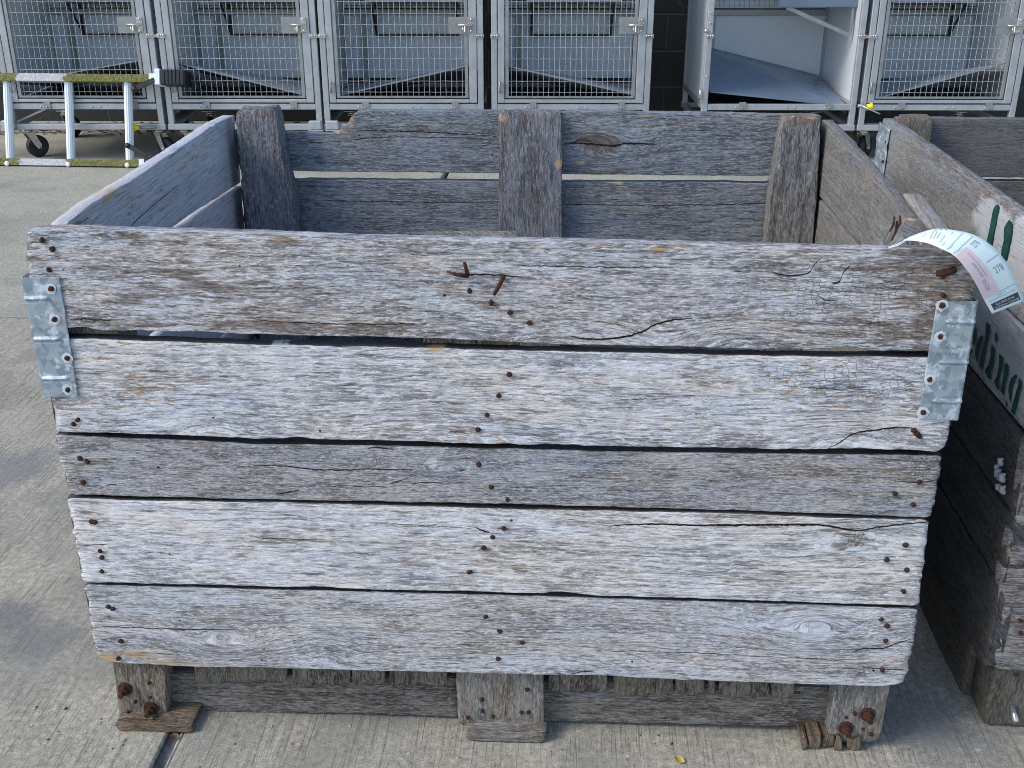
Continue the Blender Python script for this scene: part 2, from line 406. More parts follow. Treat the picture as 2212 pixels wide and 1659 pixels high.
# ------------------------------------------------------------------ the board maker
def board(name, O, U, Nn, top, bot, th, mat, parent, off, seed=0, nu=None, nv=None, rough=1.0, blobs=(), warps=(), gscale=1.0, swap=False, jag=1.0, skew=(0, 0), bow=0.0, label=None):
    """O origin (3), U unit direction along the grain, Nn outward normal of the seen face, V = up in the plane.
    top/bot: lists of (u, v) in metres; ends follow the first and last points."""
    O = np.array(O, float); U = np.array(U, float); U /= np.linalg.norm(U); Nn = np.array(Nn, float); Nn /= np.linalg.norm(Nn)
    V = np.cross(U, Nn)
    if V[2] < 0 and abs(V[2]) > .3: V = -V
    if swap: V = -V
    flip = np.dot(np.cross(U, V), Nn) < 0
    top = np.array(top, float); bot = np.array(bot, float)
    L = max(top[-1, 0]-top[0, 0], bot[-1, 0]-bot[0, 0]); H = max(.01, np.mean(top[:, 1])-np.mean(bot[:, 1]))
    nu = nu or int(max(12, min(380, L/.0034))); nv = nv or int(max(4, min(60, H/.0036)))
    s = np.linspace(0, 1, nu)
    r = min(.0008, th*.2)
    # ring parameters: (t across 0..1, inset v, depth w)
    ring = [(t, 0.0, 0.0) for t in np.linspace(0, 1, nv)]
    ring[0] = (0, 0, r*.9); ring[-1] = (1, 0, r*.9)
    ring = [(0, 0, r*.9), (0.0, r*.35, r*.25)]+[(t, 0, 0) for t in np.linspace(.012, .988, nv)]+[(1, -r*.35, r*.25), (1, 0, r*.9)]
    ring += [(1, 0, th*.5), (1, 0, th-r*.8), (1, -r, th), (.5, 0, th), (0, r, th), (0, 0, th-r*.8), (0, 0, th*.5)]
    ring = np.array(ring); nr = len(ring)
    T = ring[:, 0][None, :]; S = s[:, None]
    lu = bot[0, 0]+(top[0, 0]-bot[0, 0])*T; ru = bot[-1, 0]+(top[-1, 0]-bot[-1, 0])*T
    e = jag*rough*.0045
    lu = lu+e*fbm(T*H*110+ring[:, 2][None, :]*60, seed*3.1, seed+1, 5)+e*.8*np.clip(fbm(T*H*38, seed*1.1, seed+31, 3)-.15, 0, 1)*2; ru = ru+e*fbm(T*H*110+ring[:, 2][None, :]*60, seed*5.3+9, seed+2, 5)-e*.8*np.clip(fbm(T*H*38, seed*1.9, seed+32, 3)-.15, 0, 1)*2
    u = lu+(ru-lu)*S
    zt = np.interp(u, top[:, 0], top[:, 1]); zb = np.interp(u, bot[:, 0], bot[:, 1])
    et = .0013*rough*fbm(u*30, seed*1.3, seed+3, 5)+.0006*rough*fbm(u*190, seed*1.3, seed+33, 2)-.004*rough*np.clip(fbm(u*11+50, seed*.7, seed+4, 4)-.38, 0, 1)*3
    eb = .0013*rough*fbm(u*30+9, seed*2.3, seed+5, 5)+.0006*rough*fbm(u*190, seed*2.3, seed+34, 2)+.004*rough*np.clip(fbm(u*11+80, seed*.9, seed+6, 4)-.38, 0, 1)*3
    zt = zt+et; zb = zb+eb
    # rounded worn corners
    dl = np.clip((u-lu)/.012, 0, 1); dr_ = np.clip((ru-u)/.012, 0, 1); cr = min(.0028*rough, H*.08)*((1-dl)**2+(1-dr_)**2)
    zt = zt-cr; zb = zb+cr
    v = zb+(zt-zb)*T+ring[:, 1][None, :]
    wv = ring[:, 2][None, :]+0*u
    front = (ring[:, 2][None, :] < r*.95)
    edge = np.minimum(np.minimum((u-lu), (ru-u))/.01, 1)
    d = .0011*rough*fbm(u*7, v*22, seed+7, 3)+.00055*rough*fbm(u*22, v*230, seed+8, 3)+.0006*rough*fbm(u*60, v*90, seed+9, 2)
    dep = -d*front*1.0 + (1-np.clip(edge, 0, 1))**2*.0025*front - bow*np.sin(np.pi*S)*1.0
    wv = wv+dep+.001*rough*fbm(u*9, v*9+3, seed+11, 2)*(~front)
    wv = wv+skew[0]*(1-S)+skew[1]*S
    P = O[None, None, :]+u[..., None]*U+v[..., None]*V-wv[..., None]*Nn-np.asarray(off)
    n0 = nu*nr
    verts = P.reshape(-1, 3)
    i, j = np.meshgrid(np.arange(nu-1), np.arange(nr), indexing='ij'); j2 = (j+1) % nr
    quads = np.stack([i*nr+j, (i+1)*nr+j, (i+1)*nr+j2, i*nr+j2], -1).reshape(-1, 4)
    if flip: quads = quads[:, ::-1]
    # end caps: strips joining front ring to back (fan from a centre vertex)
    cl = verts[:nr].mean(0); crr = verts[(nu-1)*nr:n0].mean(0)
    verts = np.vstack([verts, cl, crr])
    a = np.arange(nr); b = (a+1) % nr
    t1 = np.stack([np.full(nr, n0), a, b], -1); t2 = np.stack([np.full(nr, n0+1), (nu-1)*nr+b, (nu-1)*nr+a], -1)
    if flip: t1 = t1[:, ::-1]; t2 = t2[:, ::-1]
    me = bpy.data.meshes.new(name)
    nq = len(quads); nl = nq*4+2*nr*3
    me.vertices.add(len(verts)); me.vertices.foreach_set('co', verts.astype(np.float32).ravel())
    me.loops.add(nl); me.loops.foreach_set('vertex_index', np.concatenate([quads.ravel(), t1.ravel(), t2.ravel()]).astype(np.int32))
    me.polygons.add(nq+2*nr)
    me.polygons.foreach_set('loop_start', np.concatenate([np.arange(nq)*4, nq*4+np.arange(2*nr)*3]).astype(np.int32))
    me.polygons.foreach_set('use_smooth', [True]*nq+[False]*(2*nr))
    me.update(calc_edges=True); me.validate()
    me.materials.append(mat)
    # attributes
    uu = np.append(u.ravel(), [lu.mean(), ru.mean()]); vv = np.append(v.ravel(), [v.mean()]*2); ww = np.append(wv.ravel(), [th/2]*2)
    gu, gv = uu.copy(), vv.copy()
    for (a0, b0, ra, rb, am, kind) in warps:
        du = (uu-a0)/ra; dv = (vv-b0)/rb; k = np.exp(-(du**2+dv**2))
        if kind == 'knot':
            k = k*.8; am = am*(.9+.35*fbm(uu*8, vv*20, seed+41, 2))
            rad = np.sqrt((uu-a0)**2*(rb/ra)**2+(vv-b0)**2)
            gv = gv*(1-k)+k*(b0+rad*am); gu = gu*(1-k*.85)+k*.85*a0
        else: gv = gv-am*k*np.where(kind == 's', np.tanh(du), 1.0)
    gv = gv+.004*fbm(uu*3.1, vv*5, seed+21, 2)
    # side and end faces: shift grain so it does not smear
    gr = np.stack([gu*gscale+seed*1.37, ww*2.0+seed*.31, gv*gscale+seed*.77+ww*1.0], -1)
    at = me.attributes.new('gr', 'FLOAT_VECTOR', 'POINT'); at.data.foreach_set('vector', gr.astype(np.float32).ravel())
    at = me.attributes.new('lc', 'FLOAT_VECTOR', 'POINT'); at.data.foreach_set('vector', np.stack([uu, ww, vv], -1).astype(np.float32).ravel())
    mk = np.zeros((len(uu), 4))
    for (ch, a0, b0, ra, rb, st) in blobs:
        q = ((uu-a0)/ra)**2+((vv-b0)/rb)**2
        nz = 1+.7*fbm((uu-a0)/ra*2.2+3, (vv-b0)/rb*2.2, seed+int(abs(a0)*1000), 3)
        mk[:, ch] = np.maximum(mk[:, ch], st*np.exp(-q*nz))
    # ends weather browner
    en = np.maximum(np.exp(-((uu-uu.min())/.05)**2), np.exp(-((uu.max()-uu)/.05)**2))
    mk[:, 0] = np.maximum(mk[:, 0], en*.35)
    at = me.attributes.new('mk', 'FLOAT_COLOR', 'POINT'); at.data.foreach_set('color', mk.astype(np.float32).ravel())
    o = link(bpy.data.objects.new(name, me), parent)
    if label: o['label'] = label
    return o

# nail heads
def nail_mesh(k, r=.0038):
    mb = MB(); n = 14; rr = np.random.default_rng(k)
    rad = r*(1+.10*rr.normal(size=n).clip(-1.2, 1.2)); rings = []
    for (f, y) in ((1.0, .0018), (1.02, -.0004), (.86, -.0016), (.45, -.0019)):
        rings.append([(rad[i]*f*math.cos(2*math.pi*i/n), y+.0003*rr.normal(), rad[i]*f*math.sin(2*math.pi*i/n)) for i in range(n)])
    vs = sum(rings, [])+[(0, -.0017, 0)]
    fs = [(a*n+i, a*n+(i+1) % n, (a+1)*n+(i+1) % n, (a+1)*n+i) for a in range(3) for i in range(n)]+[(3*n+i, 3*n+(i+1) % n, 4*n) for i in range(n)]
    mb.add(vs, fs, True)
    me = bpy.data.meshes.new('nail'); me.from_pydata(mb.v, [], mb.f); me.update()
    me.polygons.foreach_set('use_smooth', mb.sm); me.materials.append(M['rust']); return me
NAILS = [nail_mesh(k) for k in range(5)]
def nail(P, parent, off, n=(0, -1, 0), s=1.0, name='nail'):
    o = bpy.data.objects.new(name, random.choice(NAILS)); link(o, parent)
    q = Vector((0, -1, 0)).rotation_difference(Vector(n)) @ Matrix.Rotation(random.uniform(0, 6.28), 4, 'Y').to_quaternion()
    o.rotation_mode = 'QUATERNION'; o.rotation_quaternion = q
    o.location = tuple(np.array(P)-np.asarray(off)); o.scale = (s*random.uniform(.9, 1.1), random.uniform(.8, 1.6), s*random.uniform(.78, 1.05)); return o

# ================================================================== THE SETTING
def slab(name, poly, mat, z0=-.05, z1=0.0):
    import bmesh
    bm = bmesh.new(); a = [bm.verts.new((x, y, z1)) for x, y in poly]; b = [bm.verts.new((x, y, z0)) for x, y in poly]
    bm.faces.new(a); bm.faces.new(b[::-1])
    for i in range(len(a)): bm.faces.new((a[i], b[i], b[(i+1) % len(a)], a[(i+1) % len(a)]))
    bmesh.ops.recalc_face_normals(bm, faces=bm.faces)
    ed = [e for e in bm.edges if all(v.co.z > z1-1e-5 for v in e.verts)]
    bmesh.ops.bevel(bm, geom=ed, offset=.006, segments=3, profile=.6, affect='EDGES')
    me = bpy.data.meshes.new(name); bm.to_mesh(me); bm.free(); me.materials.append(mat)
    return tag(link(bpy.data.objects.new(name, me)), kind='structure')
mb = MB(); mb.add([(-60, -60, -.03), (60, -60, -.03), (60, 60, -.03), (-60, 60, -.03)], [(0, 1, 2, 3)])
tag(mb.build('ground', smat('joint_bed', (.07, .07, .068), .9, 0, .3, 60)), kind='structure')
JL, JR, JY = -.516, -.490, 1.812
cm1 = concrete_mat('broomed_concrete_left', (.42, .39, .32), 1.0, 0.0, 0.0, .8, [(30, 1010, .12, (.17, .18, .20), .6), (90, 1380, .09, (.16, .165, .17), .6), (20, 1330, .07, (.14, .15, .16), .6), (160, 850, .06, (.17, .17, .17), .4), (60, 560, .10, (.2, .2, .2), .3)])
cm2 = concrete_mat('broomed_concrete_right', (.42, .39, .32), 1.0, 0.0, 3.3, .6, [(1990, 1560, .10, (.15, .16, .17), .5), (2080, 1620, .10, (.16, .17, .18), .4), (700, 1625, .08, (.2, .19, .17), .35), (1300, 1640, .08, (.2, .19, .17), .3)])
cm3 = concrete_mat('smooth_concrete_far', (.44, .425, .35), .25, 0.0, 8.1, .5)
slab('pavement', [(-9, -9), (JL, -9), (JL, JY), (-9, JY-.06)], cm1)
slab('pavement', [(JR, -9), (9, -9), (9, JY+.05), (JR, JY)], cm2)
slab('pavement', [(-9, JY-.05), (JL, JY+.012), (JL, 5.3), (-9, 5.3)], cm3)
slab('pavement', [(JR, JY+.012), (9, JY+.062), (9, 5.3), (JR, 5.3)], cm3)
# joint filler and its torn sealant
mb = MB(); P = []
for y in np.linspace(-1.2, 1.8, 160):
    P.append([(JL+.002+t*(JR-JL-.004), y, -.008+.0025*float(fbm(y*20, t*3, 5, 3))-.004*math.sin(math.pi*t)) for t in np.linspace(0, 1, 7)])
mb.grid(P); jf = mb.build('joint_filler', smat('joint_filler', (.10, .105, .11), .6, 0, .5, 45, .001)); tag(jf, kind='structure')
mb = MB(); P = []
for y in np.linspace(-1.0, .03, 90):
    wdt = .0004+.0022*max(0, float(fbm(y*35, 2, 9, 3))+.3); xc = JR-.005+.002*float(fbm(y*12, 7, 3, 2))
    P.append([(xc+t*wdt, y, -.0035+.001*math.cos(t)) for t in (-1, -.3, .3, 1)])
mb.grid(P); jf2 = mb.build('joint_sealant', smat('sealant', (.40, .41, .40), .6, 0, .35, 60)); tag(jf2, kind='structure')

# block wall
def wall_mat():
    N = NT('black_painted_block'); g = N.n('ShaderNodeNewGeometry').outputs['Position']
    s = N.sep(g); cb = N.n('ShaderNodeCombineXYZ'); N.put(cb.inputs[0], s[0]); N.put(cb.inputs[1], s[2])
    br = N.n('ShaderNodeTexBrick'); N.put(br.inputs['Vector'], cb.outputs[0]); br.inputs['Scale'].default_value = 1.0
    br.inputs['Brick Width'].default_value = .40; br.inputs['Row Height'].default_value = .20; br.inputs['Mortar Size'].default_value = .006
    br.inputs['Mortar Smooth'].default_value = .4
    for i, c in ((1, (.022, .026, .028)), (2, (.032, .036, .036)), (3, (.05, .06, .066))): br.inputs[i].default_value = (*c, 1)
    a = N.noise(g, 30, 5, .7)
    c = N.mix(N.mr(a, .56, .68, 0, .5), br.outputs['Color'], (.075, .085, .085))
    N.bump(N.math('SUBTRACT', N.math('MULTIPLY', a, .3), br.outputs['Fac']), .006)
    return N.done(c, .6, 0, .4)
mb = MB(); mb.box((-12, 5.15, -.02), (12, 5.4, 3.2), Matrix.Rotation(.05, 4, 'Z')); tag(mb.build('block_wall', wall_mat()), 'black painted concrete block wall behind the row of wire cages', 'wall')

# ================================================================== THE CAGES
RA, RO = .055, np.array([0, 4.12, 0.])
RU = np.array([math.cos(RA), math.sin(RA), 0]); RN = np.array([-math.sin(RA), math.cos(RA), 0])
def rowpt(x, y, off=0.0):
    c, d = ray(x, y); t = ((RO-c) @ RN+off)/(d @ RN); P = c+d*t; return float((P-RO) @ RU), float(P[2])
D, ZT, ZB, ZF = .66, 1.32, .155, .25   # depth, top, base rail, floor rail
PITCHX, PITCHZ = .0262, .052
def wire_panel(mb, x0, x1, z0, z1, y, r=.0014, px=PITCHX, pz=PITCHZ, n=5):
    nx = max(1, round((x1-x0)/px)); nz = max(1, round((z1-z0)/pz))
    xs = [x0+(x1-x0)*(i+.5)/nx for i in range(nx)]; zs = [z0+(z1-z0)*(i+.35)/nz for i in range(nz)]
    for i, x in enumerate(xs):
        a = random.uniform(-.0012, .0012)
        mb.tube([(x, y, z0-.006)]+[(x+a*math.sin(k), y+(.0013 if (i+k) % 2 else -.0013), z) for k, z in enumerate(zs)]+[(x, y, z1+.006)], r, n)
    for k, z in enumerate(zs):
        mb.tube([(x0-.006, y, z)]+[(x, y-(.0013 if (i+k) % 2 else -.0013), z+.0006*math.sin(i*1.7+k)) for i, x in enumerate(xs)]+[(x1+.006, y, z)], r, n)
def bolt(mb, x, y, z, r=.006, h=.005):
    mb.tube([(x, y, z), (x, y-h, z)], [r, r*.8], 8)

def cage(s0, s1, tilt, label, door=True, flip=False, grid_side=None):
    """local frame: x 0..W, y 0 (front)..D, z up. tilt: (zl, zr) heights of the loose floor sheet's front edge"""
    W = s1-s0; P0 = RO+RU*s0
    e = empty('wire_cage', tuple(P0), label, 'cage', 'wheeled wire cages along the wall', RA)
    p = .028
    mb = MB()
    for x in (0, W-p):
        for y in (0, D-p): mb.box((x, y, ZB+.0), (x+p, y+p, ZT), ch=.0025)
    for z in (ZF, ZT-p, .80):
        for y in ((0, D-p) if z != .80 else (D-p,)): mb.box((p, y+.002, z), (W-p, y+p-.002, z+p), ch=.002)
        for x in (0, W-p): mb.box((x+.002, p, z), (x+p-.002, D-p, z+p), ch=.002)
    for q in (.22, .27, .55, .60, .80): bolt(mb, W*q, .002, ZF+.013, .0055, .004)
    mb.build('frame', M['alu'], e)
    mb = MB()
    mb.box((-.004, -.004, ZB-.002), (W+.004, .026, ZB+.026), ch=.002); mb.box((-.004, D-.026, ZB-.002), (W+.004, D+.004, ZB+.026), ch=.002)
    for x in (-.004, W-.026): mb.box((x, .026, ZB), (x+.030, D-.026, ZB+.024), ch=.002)
    mb.build('base_frame', M['alu'], e)
    # walls
    def panel(nm, a, b, mat=M['panel']):
        m = MB(); m.box(a, b, ch=.001); return m.build(nm, mat, e)
    panel('back_panel', (p+.002, D-p-.010, .31), (W-p-.002, D-p-.004, .63))
    panel('added_shade_top', (.004, .004, ZT+.001), (W-.004, D-.004, ZT+.007))  # unseen cage top, added to darken the interior
    panel('added_dark_underlay', (p+.002, .03, ZF+.004), (W-p-.002, D-p-.002, ZF+.012), M['blackp'])  # black sheet added to stand for the darkness below the slanted floor sheet
    panel('back_panel', (p+.002, D-p-.010, .665), (W-p-.002, D-p-.004, ZT-p))
    mb = MB(); mb.box((p, D-p-.030, .632), (W-p, D-p-.002, .660), ch=.002)
    mb.box((p+.09, D-p-.022, ZF+.03), (p+.118, D-p-.012, .632)) if grid_side != 'none' else None
    mb.build('back_rail', M['alu_dull'], e)
    panel('side_panel', (.006, p+.002, ZF+.03), (.011, D-p-.002, ZT-p)); panel('side_panel', (W-.011, p+.002, ZF+.03), (W-.006, D-p-.002, ZT-p))
    # loose floor sheet lying on the slant
    zl, zr, bl, br_ = tilt; y0, y1 = .035, D-.05
    m = MB(); x0, x1 = p+.012, W-p-.012; t = .006
    for sx in range(1):
        Q = [(x0, y0, zl), (x1, y0, zr), (x1, y1, br_), (x0, y1, bl)]
        m.add([(a, b, c) for a, b, c in Q]+[(a, b, c-t) for a, b, c in Q], [(0, 1, 2, 3), (7, 6, 5, 4), (0, 4, 5, 1), (1, 5, 6, 2), (2, 6, 7, 3), (3, 7, 4, 0)])
    m.build('floor_sheet', M['sheet2'] if door else M['sheet'], e)
    if door:
        d = MB(); g = .004; x0, x1 = p+g, W-p-g; z0, z1 = ZF+p+.006, ZT-p-.01; dw = .030; y = -.002
        d.box((x0, y, z0), (x0+dw, y+.022, z1), ch=.002); d.box((x1-dw-.006, y, z0), (x1, y+.022, z1), ch=.002)
        d.box((x0+dw, y+.001, z0), (x1-dw-.006, y+.021, z0+.016), ch=.002); d.box((x0+dw, y+.001, z1-.02), (x1-dw-.006, y+.021, z1), ch=.002)
        do = d.build('door', M['alu'], e)
        f = MB(); a0, a1, b0, b1 = x0+dw+.005, x1-dw-.011, z0+.022, z1-.026; q = .016
        f.box((a0, y+.002, b0), (a0+q, y+.014, b1), ch=.001); f.box((a1-q, y+.002, b0), (a1, y+.014, b1), ch=.001)
        f.box((a0+q, y+.003, b0), (a1-q, y+.013, b0+q*.6)); f.box((a0+q, y+.003, b1-q*.6), (a1-q, y+.013, b1))
        f.build('mesh_frame', M['alu_dull'], do)
        wv = MB(); wire_panel(wv, a0+q, a1-q, b0+q*.6, b1-q*.6, y+.008); wv.build('wire_mesh', M['wire'], do)
        hx = (x1-.03) if not flip else (x0+.03); sg = -1 if not flip else 1
        lp = MB(); c0 = hx+sg*.100; lp.box((min(c0, hx), y-.003, .605), (max(c0, hx), y-.0005, .680), ch=.001); lp.build('latch_plate', M['alu_dull'], do)
        lt = MB(); zc = .645
        lt.box((hx-.008, y-.007, zc-.035), (hx+.018, y-.001, zc+.035), ch=.002)
        lt.tube([(hx-sg*.012, y-.012, zc), (hx+sg*.055, y-.012, zc)], .0055, 10)
        lt.tube([(hx+sg*.02, y-.012, zc), (hx+sg*.022, y-.020, zc-.008), (hx+sg*.022, y-.024, zc-.028), (hx+sg*.030, y-.024, zc-.030), (hx+sg*.032, y-.02, zc-.008)], .0035, 8)
        bolt(lt, hx+.006, y-.007, zc+.025, .006, .006); bolt(lt, hx+.006, y-.007, zc-.027, .006, .006)
        lt.build('latch', M['chrome'], do)
        for zz in (.335, 1.1):
            hg = MB(); hx2 = x0+.015 if not flip else x1-.02
            hg.box((hx2-.006, y-.004, zz), (hx2+.012, y-.001, zz+.045), ch=.001); hg.tube([(hx2-.007, y-.003, zz-.004), (hx2-.007, y-.003, zz+.049)], .004, 8)
            hg.build('hinge', M['alu_dull'], do)
    tb = MB()
    for q in (.24, .80):
        tb = MB(); tb.box((W*q, -.0045, ZF+.002), (W*q+.034, -.0015, ZF+.040), ch=.001); bolt(tb, W*q+.017, -.0045, ZF+.012, .006, .004)
        tb.build('door_stop', M['alu_dull'], e)
    # fold-up shelf on the back wall with its dark bracket frame
    sh = MB(); 
    if door:
        sh.box((.17, D-.24, .715), (W-.11, D-.045, .725), ch=.002)
        so_ = sh.build('shelf', M['panel'], e)
        bk = MB(); xa, xb = .20, W-.15; yb = D-.05
        for x in (xa, xb):
            bk.beam((x, yb, .53), (x, yb, .712), .012, .012); bk.beam((x, yb-.01, .545), (x, D-.22, .708), .009, .009)
        bk.beam((xa-.006, yb, .53), (xb+.006, yb, .53), .012, .012); bk.beam((xa, D-.235, .706), (xb, D-.235, .706), .012, .012)
        bk.build('bracket', M['darkfab'], so_)
    if grid_side:
        gm = MB(); wire_panel(gm, p+.01, W-p-.01, .67, ZT-p-.01, D-p-.035, .0016, .026, .026, 4)
        gm.build('rear_mesh', M['darkfab'] if door else M['alu_dull'], e)
    return e, W

def caster(parent, x, y, rot=0.0, brake=False):
    c = bpy.data.objects.new('caster', None); 
    mb = MB(); 
    mb.box((-.034, -.034, ZB-.010), (.034, .034, ZB-.004), ch=.001)
    mb.tube([(0, 0, ZB-.010), (0, 0, ZB-.028)], [.024, .026], 16)
    for sx in (-1, 1):
        mb.prism([(sx*.020, -.020, ZB-.024), (sx*.020, .020, ZB-.024), (sx*.020, .052, .060), (sx*.020, .046, .044), (sx*.020, .032, .042), (sx*.020, .022, .052)], (sx*.003, 0, 0))
    mb.box((-.021, -.022, ZB-.030), (.021, .022, ZB-.026))
    mb.tube([(-.026, .038, .053), (.026, .038, .053)], .007, 10)
    fo = mb.build('caster', M['chrome'], parent); fo.location = (x, y, 0); fo.rotation_euler = (0, 0, rot)
    wv = MB(); prof = [(-.014, .030), (-.016, .046), (-.013, .0525), (0, .0535), (.013, .0525), (.016, .046), (.014, .030), (.014, .012), (-.014, .012)]
    n = 28; vs = []; 
    for k in range(n):
        a = 2*math.pi*k/n
        for (xx, rr) in prof: vs.append((xx, .038+rr*math.cos(a), .0535+rr*math.sin(a)))
    q = len(prof); fs = [(k*q+j, k*q+(j+1) % q, ((k+1) % n)*q+(j+1) % q, ((k+1) % n)*q+j) for k in range(n) for j in range(q)]
    wv.add(vs, fs, True); wv.build('wheel', M['rubber'], fo)
    return fo

SS = [(-2.655, -1.900), (-1.880, -1.130), (-1.118, -.343), (-.305, .458), (.712, 1.460), (1.480, 2.235)]
def T2(i, a, b):
    (sa, za), (sb, zb) = rowpt(*a, .035), rowpt(*b, .035); k = (zb-za)/(sb-sa)
    l, r_ = max(.268, za+k*(SS[i][0]-sa)), max(.268, za+k*(SS[i][1]-sa)); return (l, r_, max(.268, l-.14), max(.268, r_-.14))
cages = []
for (s0, s1, tl, lab, dr, gs) in (
    (-2.655, -1.900, T2(0,(175,152),(305,131)), 'silver wire cage behind the ladder, leftmost of the row', True, 'l'),
    (-1.880, -1.130, T2(1,(390,140),(655,200)), 'silver wire cage with closed door between the ladder end and the crate corner post', True, 'l'),
    (-1.118, -.343, T2(2,(740,200),(1005,145)), 'silver wire cage directly behind the broken notch of the crate', True, 'l'),
    (-.305, .458, T2(3,(1107,147),(1370,200)), 'silver wire cage left of the dark gap showing the block wall', True, 'l'),
    (.712, 1.460, (.335, .268, .49, .33), 'open cage without a door, grey sheet slanting inside, right of the dark gap', False, 'r'),
    (1.480, 2.235, T2(5,(1957,192),(2186,136)), 'silver wire cage with closed door at the right edge behind the second crate', True, 'l')):
    e, W = cage(s0, s1, tl, lab, dr, grid_side=gs); cages.append((e, W))
for i, (e, W) in enumerate(cages):
    caster(e, .05, .07, -.75 if i != 4 else .3); caster(e, W-.05, .07, 2.4 if i % 2 else -2.2); caster(e, .06, D-.10, -.3); caster(e, W-.06, D-.10, .4)
# hinge of the open cage's missing door and its fold-up shelf with strut
e5, W5 = cages[4]
sh = MB(); sh.box((.36, .14, .735), (W5-.012, .50, .745), ch=.001); sh.box((.36, .136, .715), (W5-.012, .142, .748), ch=.001)
so5 = sh.build('shelf', M['sheet'], e5)
bk = MB(); bk.beam((.40, .15, .712), (W5-.035, .15, .585), .011, .018); bk.beam((W5-.030, .15, .58), (W5-.030, .15, .712), .012, .012); bk.build('bracket', M['alu_dull'], so5)
hg = MB(); hg.tube([(-.012, -.006, .30), (-.012, -.006, .35)], .006, 8); bolt(hg, -.004, .0, .62, .012, .014); bolt(hg, .012, -.001, .655, .006, .006); bolt(hg, .012, -.001, .70, .006, .006); bolt(hg, .014, -.001, .41, .006, .006)
hg.build('hinge', M['chrome'], e5)
# clamps that join neighbouring cages, foot brackets and yellow-capped brake levers belong to their left cage
for i, (e, W) in enumerate(cages):
    if i in (3,): gap = .02
    mb = MB(); z = .585
    mb.box((W-.034, -.008, z), (W+.004, -.002, z+.020), ch=.001)
    for x in (W-.028, W-.018, W-.006): mb.tube([(x, -.008, z+.012), (x, -.013, z+.012)], .0045, 8)
    if i in (0, 1, 4): mb.box((W+.004, -.006, z+.003), (W+.020, -.003, z+.015))
    mb.build('clamp', M['chrome'], e)
    if i > 0:
        mb = MB(); mb.box((-.004, -.008, z), (.034, -.002, z+.020), ch=.001)
        for x in (.006, .018, .028): mb.tube([(x, -.008, z+.012), (x, -.013, z+.012)], .0045, 8)
        mb.build('clamp', M['chrome'], e)
for i, xs in ((0, (-.03,)), (1, ()), (2, (-.075, .008))):
    e, W = cages[i]
    for x in xs:
        mb = MB(); mb.box((x, -.030, ZB+.004), (x+.062, -.004, ZB+.046), ch=.005); mb.box((x-.004, -.034, ZB-.002), (x+.070, -.004, ZB+.004), ch=.001)
        mb.build('foot_bracket', M['alu'], e)
for i, (x, z, dx) in ((0, (rowpt(300, 271)[0]+2.655, rowpt(300, 273)[1], .09)), (5, (.03, rowpt(1893, 227)[1], -.05))):
    e, W = cages[i]; mb = MB()
    mb.tube([(x, -.03, z), (x+dx, -.02, z+.0)], .008, 10); lv = mb.build('brake_lever', M['alu_dull'], e)
    mb = MB(); n = 12
    mb.tube([(x-.016, -.031, z), (x-.012, -.031, z), (x-.004, -.031, z), (x+.010, -.030, z)] if dx > 0 else [(x+.016, -.031, z), (x+.012, -.031, z), (x+.004, -.031, z), (x-.010, -.030, z)], [.017, .019, .012, .010], 14)
    mb.build('lever_cap', M['yellow'], lv)
    if i == 5:
        mb = MB(); mb.tube([(x-.03, -.03, z), (x+.055, -.045, z-.035)], .0035, 8); mb.build('lever_rod', M['chrome'], lv)

# leaves heaped at the foot of the wall
LC = [smat('dry_leaf_'+n, c, .7, 0, .3, 60) for n, c in (('brown', (.13, .07, .035)), ('rust', (.20, .085, .03)), ('tan', (.24, .17, .10)))]
mb = MB()
for k in range(900):
    x = random.uniform(-3.4, 2.6); y = 4.86+random.gauss(0, .06)+.05*x; z = .004+random.random()*.035*max(0, 1-abs(y-4.92-.05*x)*6)
    a = random.uniform(0, 6.28); L_ = random.uniform(.016, .034); wd = L_*.45; t = random.uniform(-.6, .6)
    u_ = Vector((math.cos(a), math.sin(a), t*.5)); v_ = Vector((-math.sin(a), math.cos(a), t*.7)); c_ = Vector((x, y, z))
    mb.add([c_-u_*L_, c_-v_*wd+Vector((0, 0, .006)), c_+u_*L_, c_+v_*wd+Vector((0, 0, .006)), c_], [(0, 1, 4), (1, 2, 4), (2, 3, 4), (3, 0, 4)])
lv = mb.build('fallen_leaves', LC[0]); lv.data.materials.append(LC[1]); lv.data.materials.append(LC[2])
lv.data.polygons.foreach_set('material_index', [(i//4*7919) % 3 for i in range(len(mb.f))]); tag(lv, 'drift of dry brown leaves on the concrete under the cages', 'leaves', kind='stuff')

# ================================================================== THE LADDER
LYD = 3.86
def moss_mat():
    N = NT('mossy_fibreglass'); o = N.obj()
    a = N.noise(o, 9, 4, .7, k=(1, 1, 1)); b = N.noise(o, 120, 3, .7); s = N.sep(o)
    c = N.mix(N.mr(b, .35, .65), (.10, .10, .03), (.26, .25, .09))
    cl = N.math('MULTIPLY', N.math('GREATER_THAN', s[0], -2.655+.0), N.math('LESS_THAN', s[0], -2.34))
    cl = N.mr(N.math('ADD', N.math('MULTIPLY', N.math('SUBTRACT', a, .5), .25), N.math('ABSOLUTE', N.math('ADD', s[0], 2.46))), .11, .14, 1, 0)
    c = N.mix(cl, c, N.mix(N.mr(b, .3, .7), (.42, .42, .44), (.66, .66, .66)))
    N.bump(b, .0015); return N.done(c, .75, 0, .3)
moss = moss_mat()
lad = empty('ladder', (-2.3, LYD, 0), 'ladder with white ribbed rungs and mossy rails standing on its side before the leftmost cage', 'ladder')
loff = np.array([-2.3, LYD, 0])
lz = lambda x, y: gy(x, y, LYD)
zt_, zb_ = gy(150, 160, LYD+.115)[2]/math.cos(.28), 0
lad.rotation_euler = (-.28, 0, 0)
zb_ = 0.004
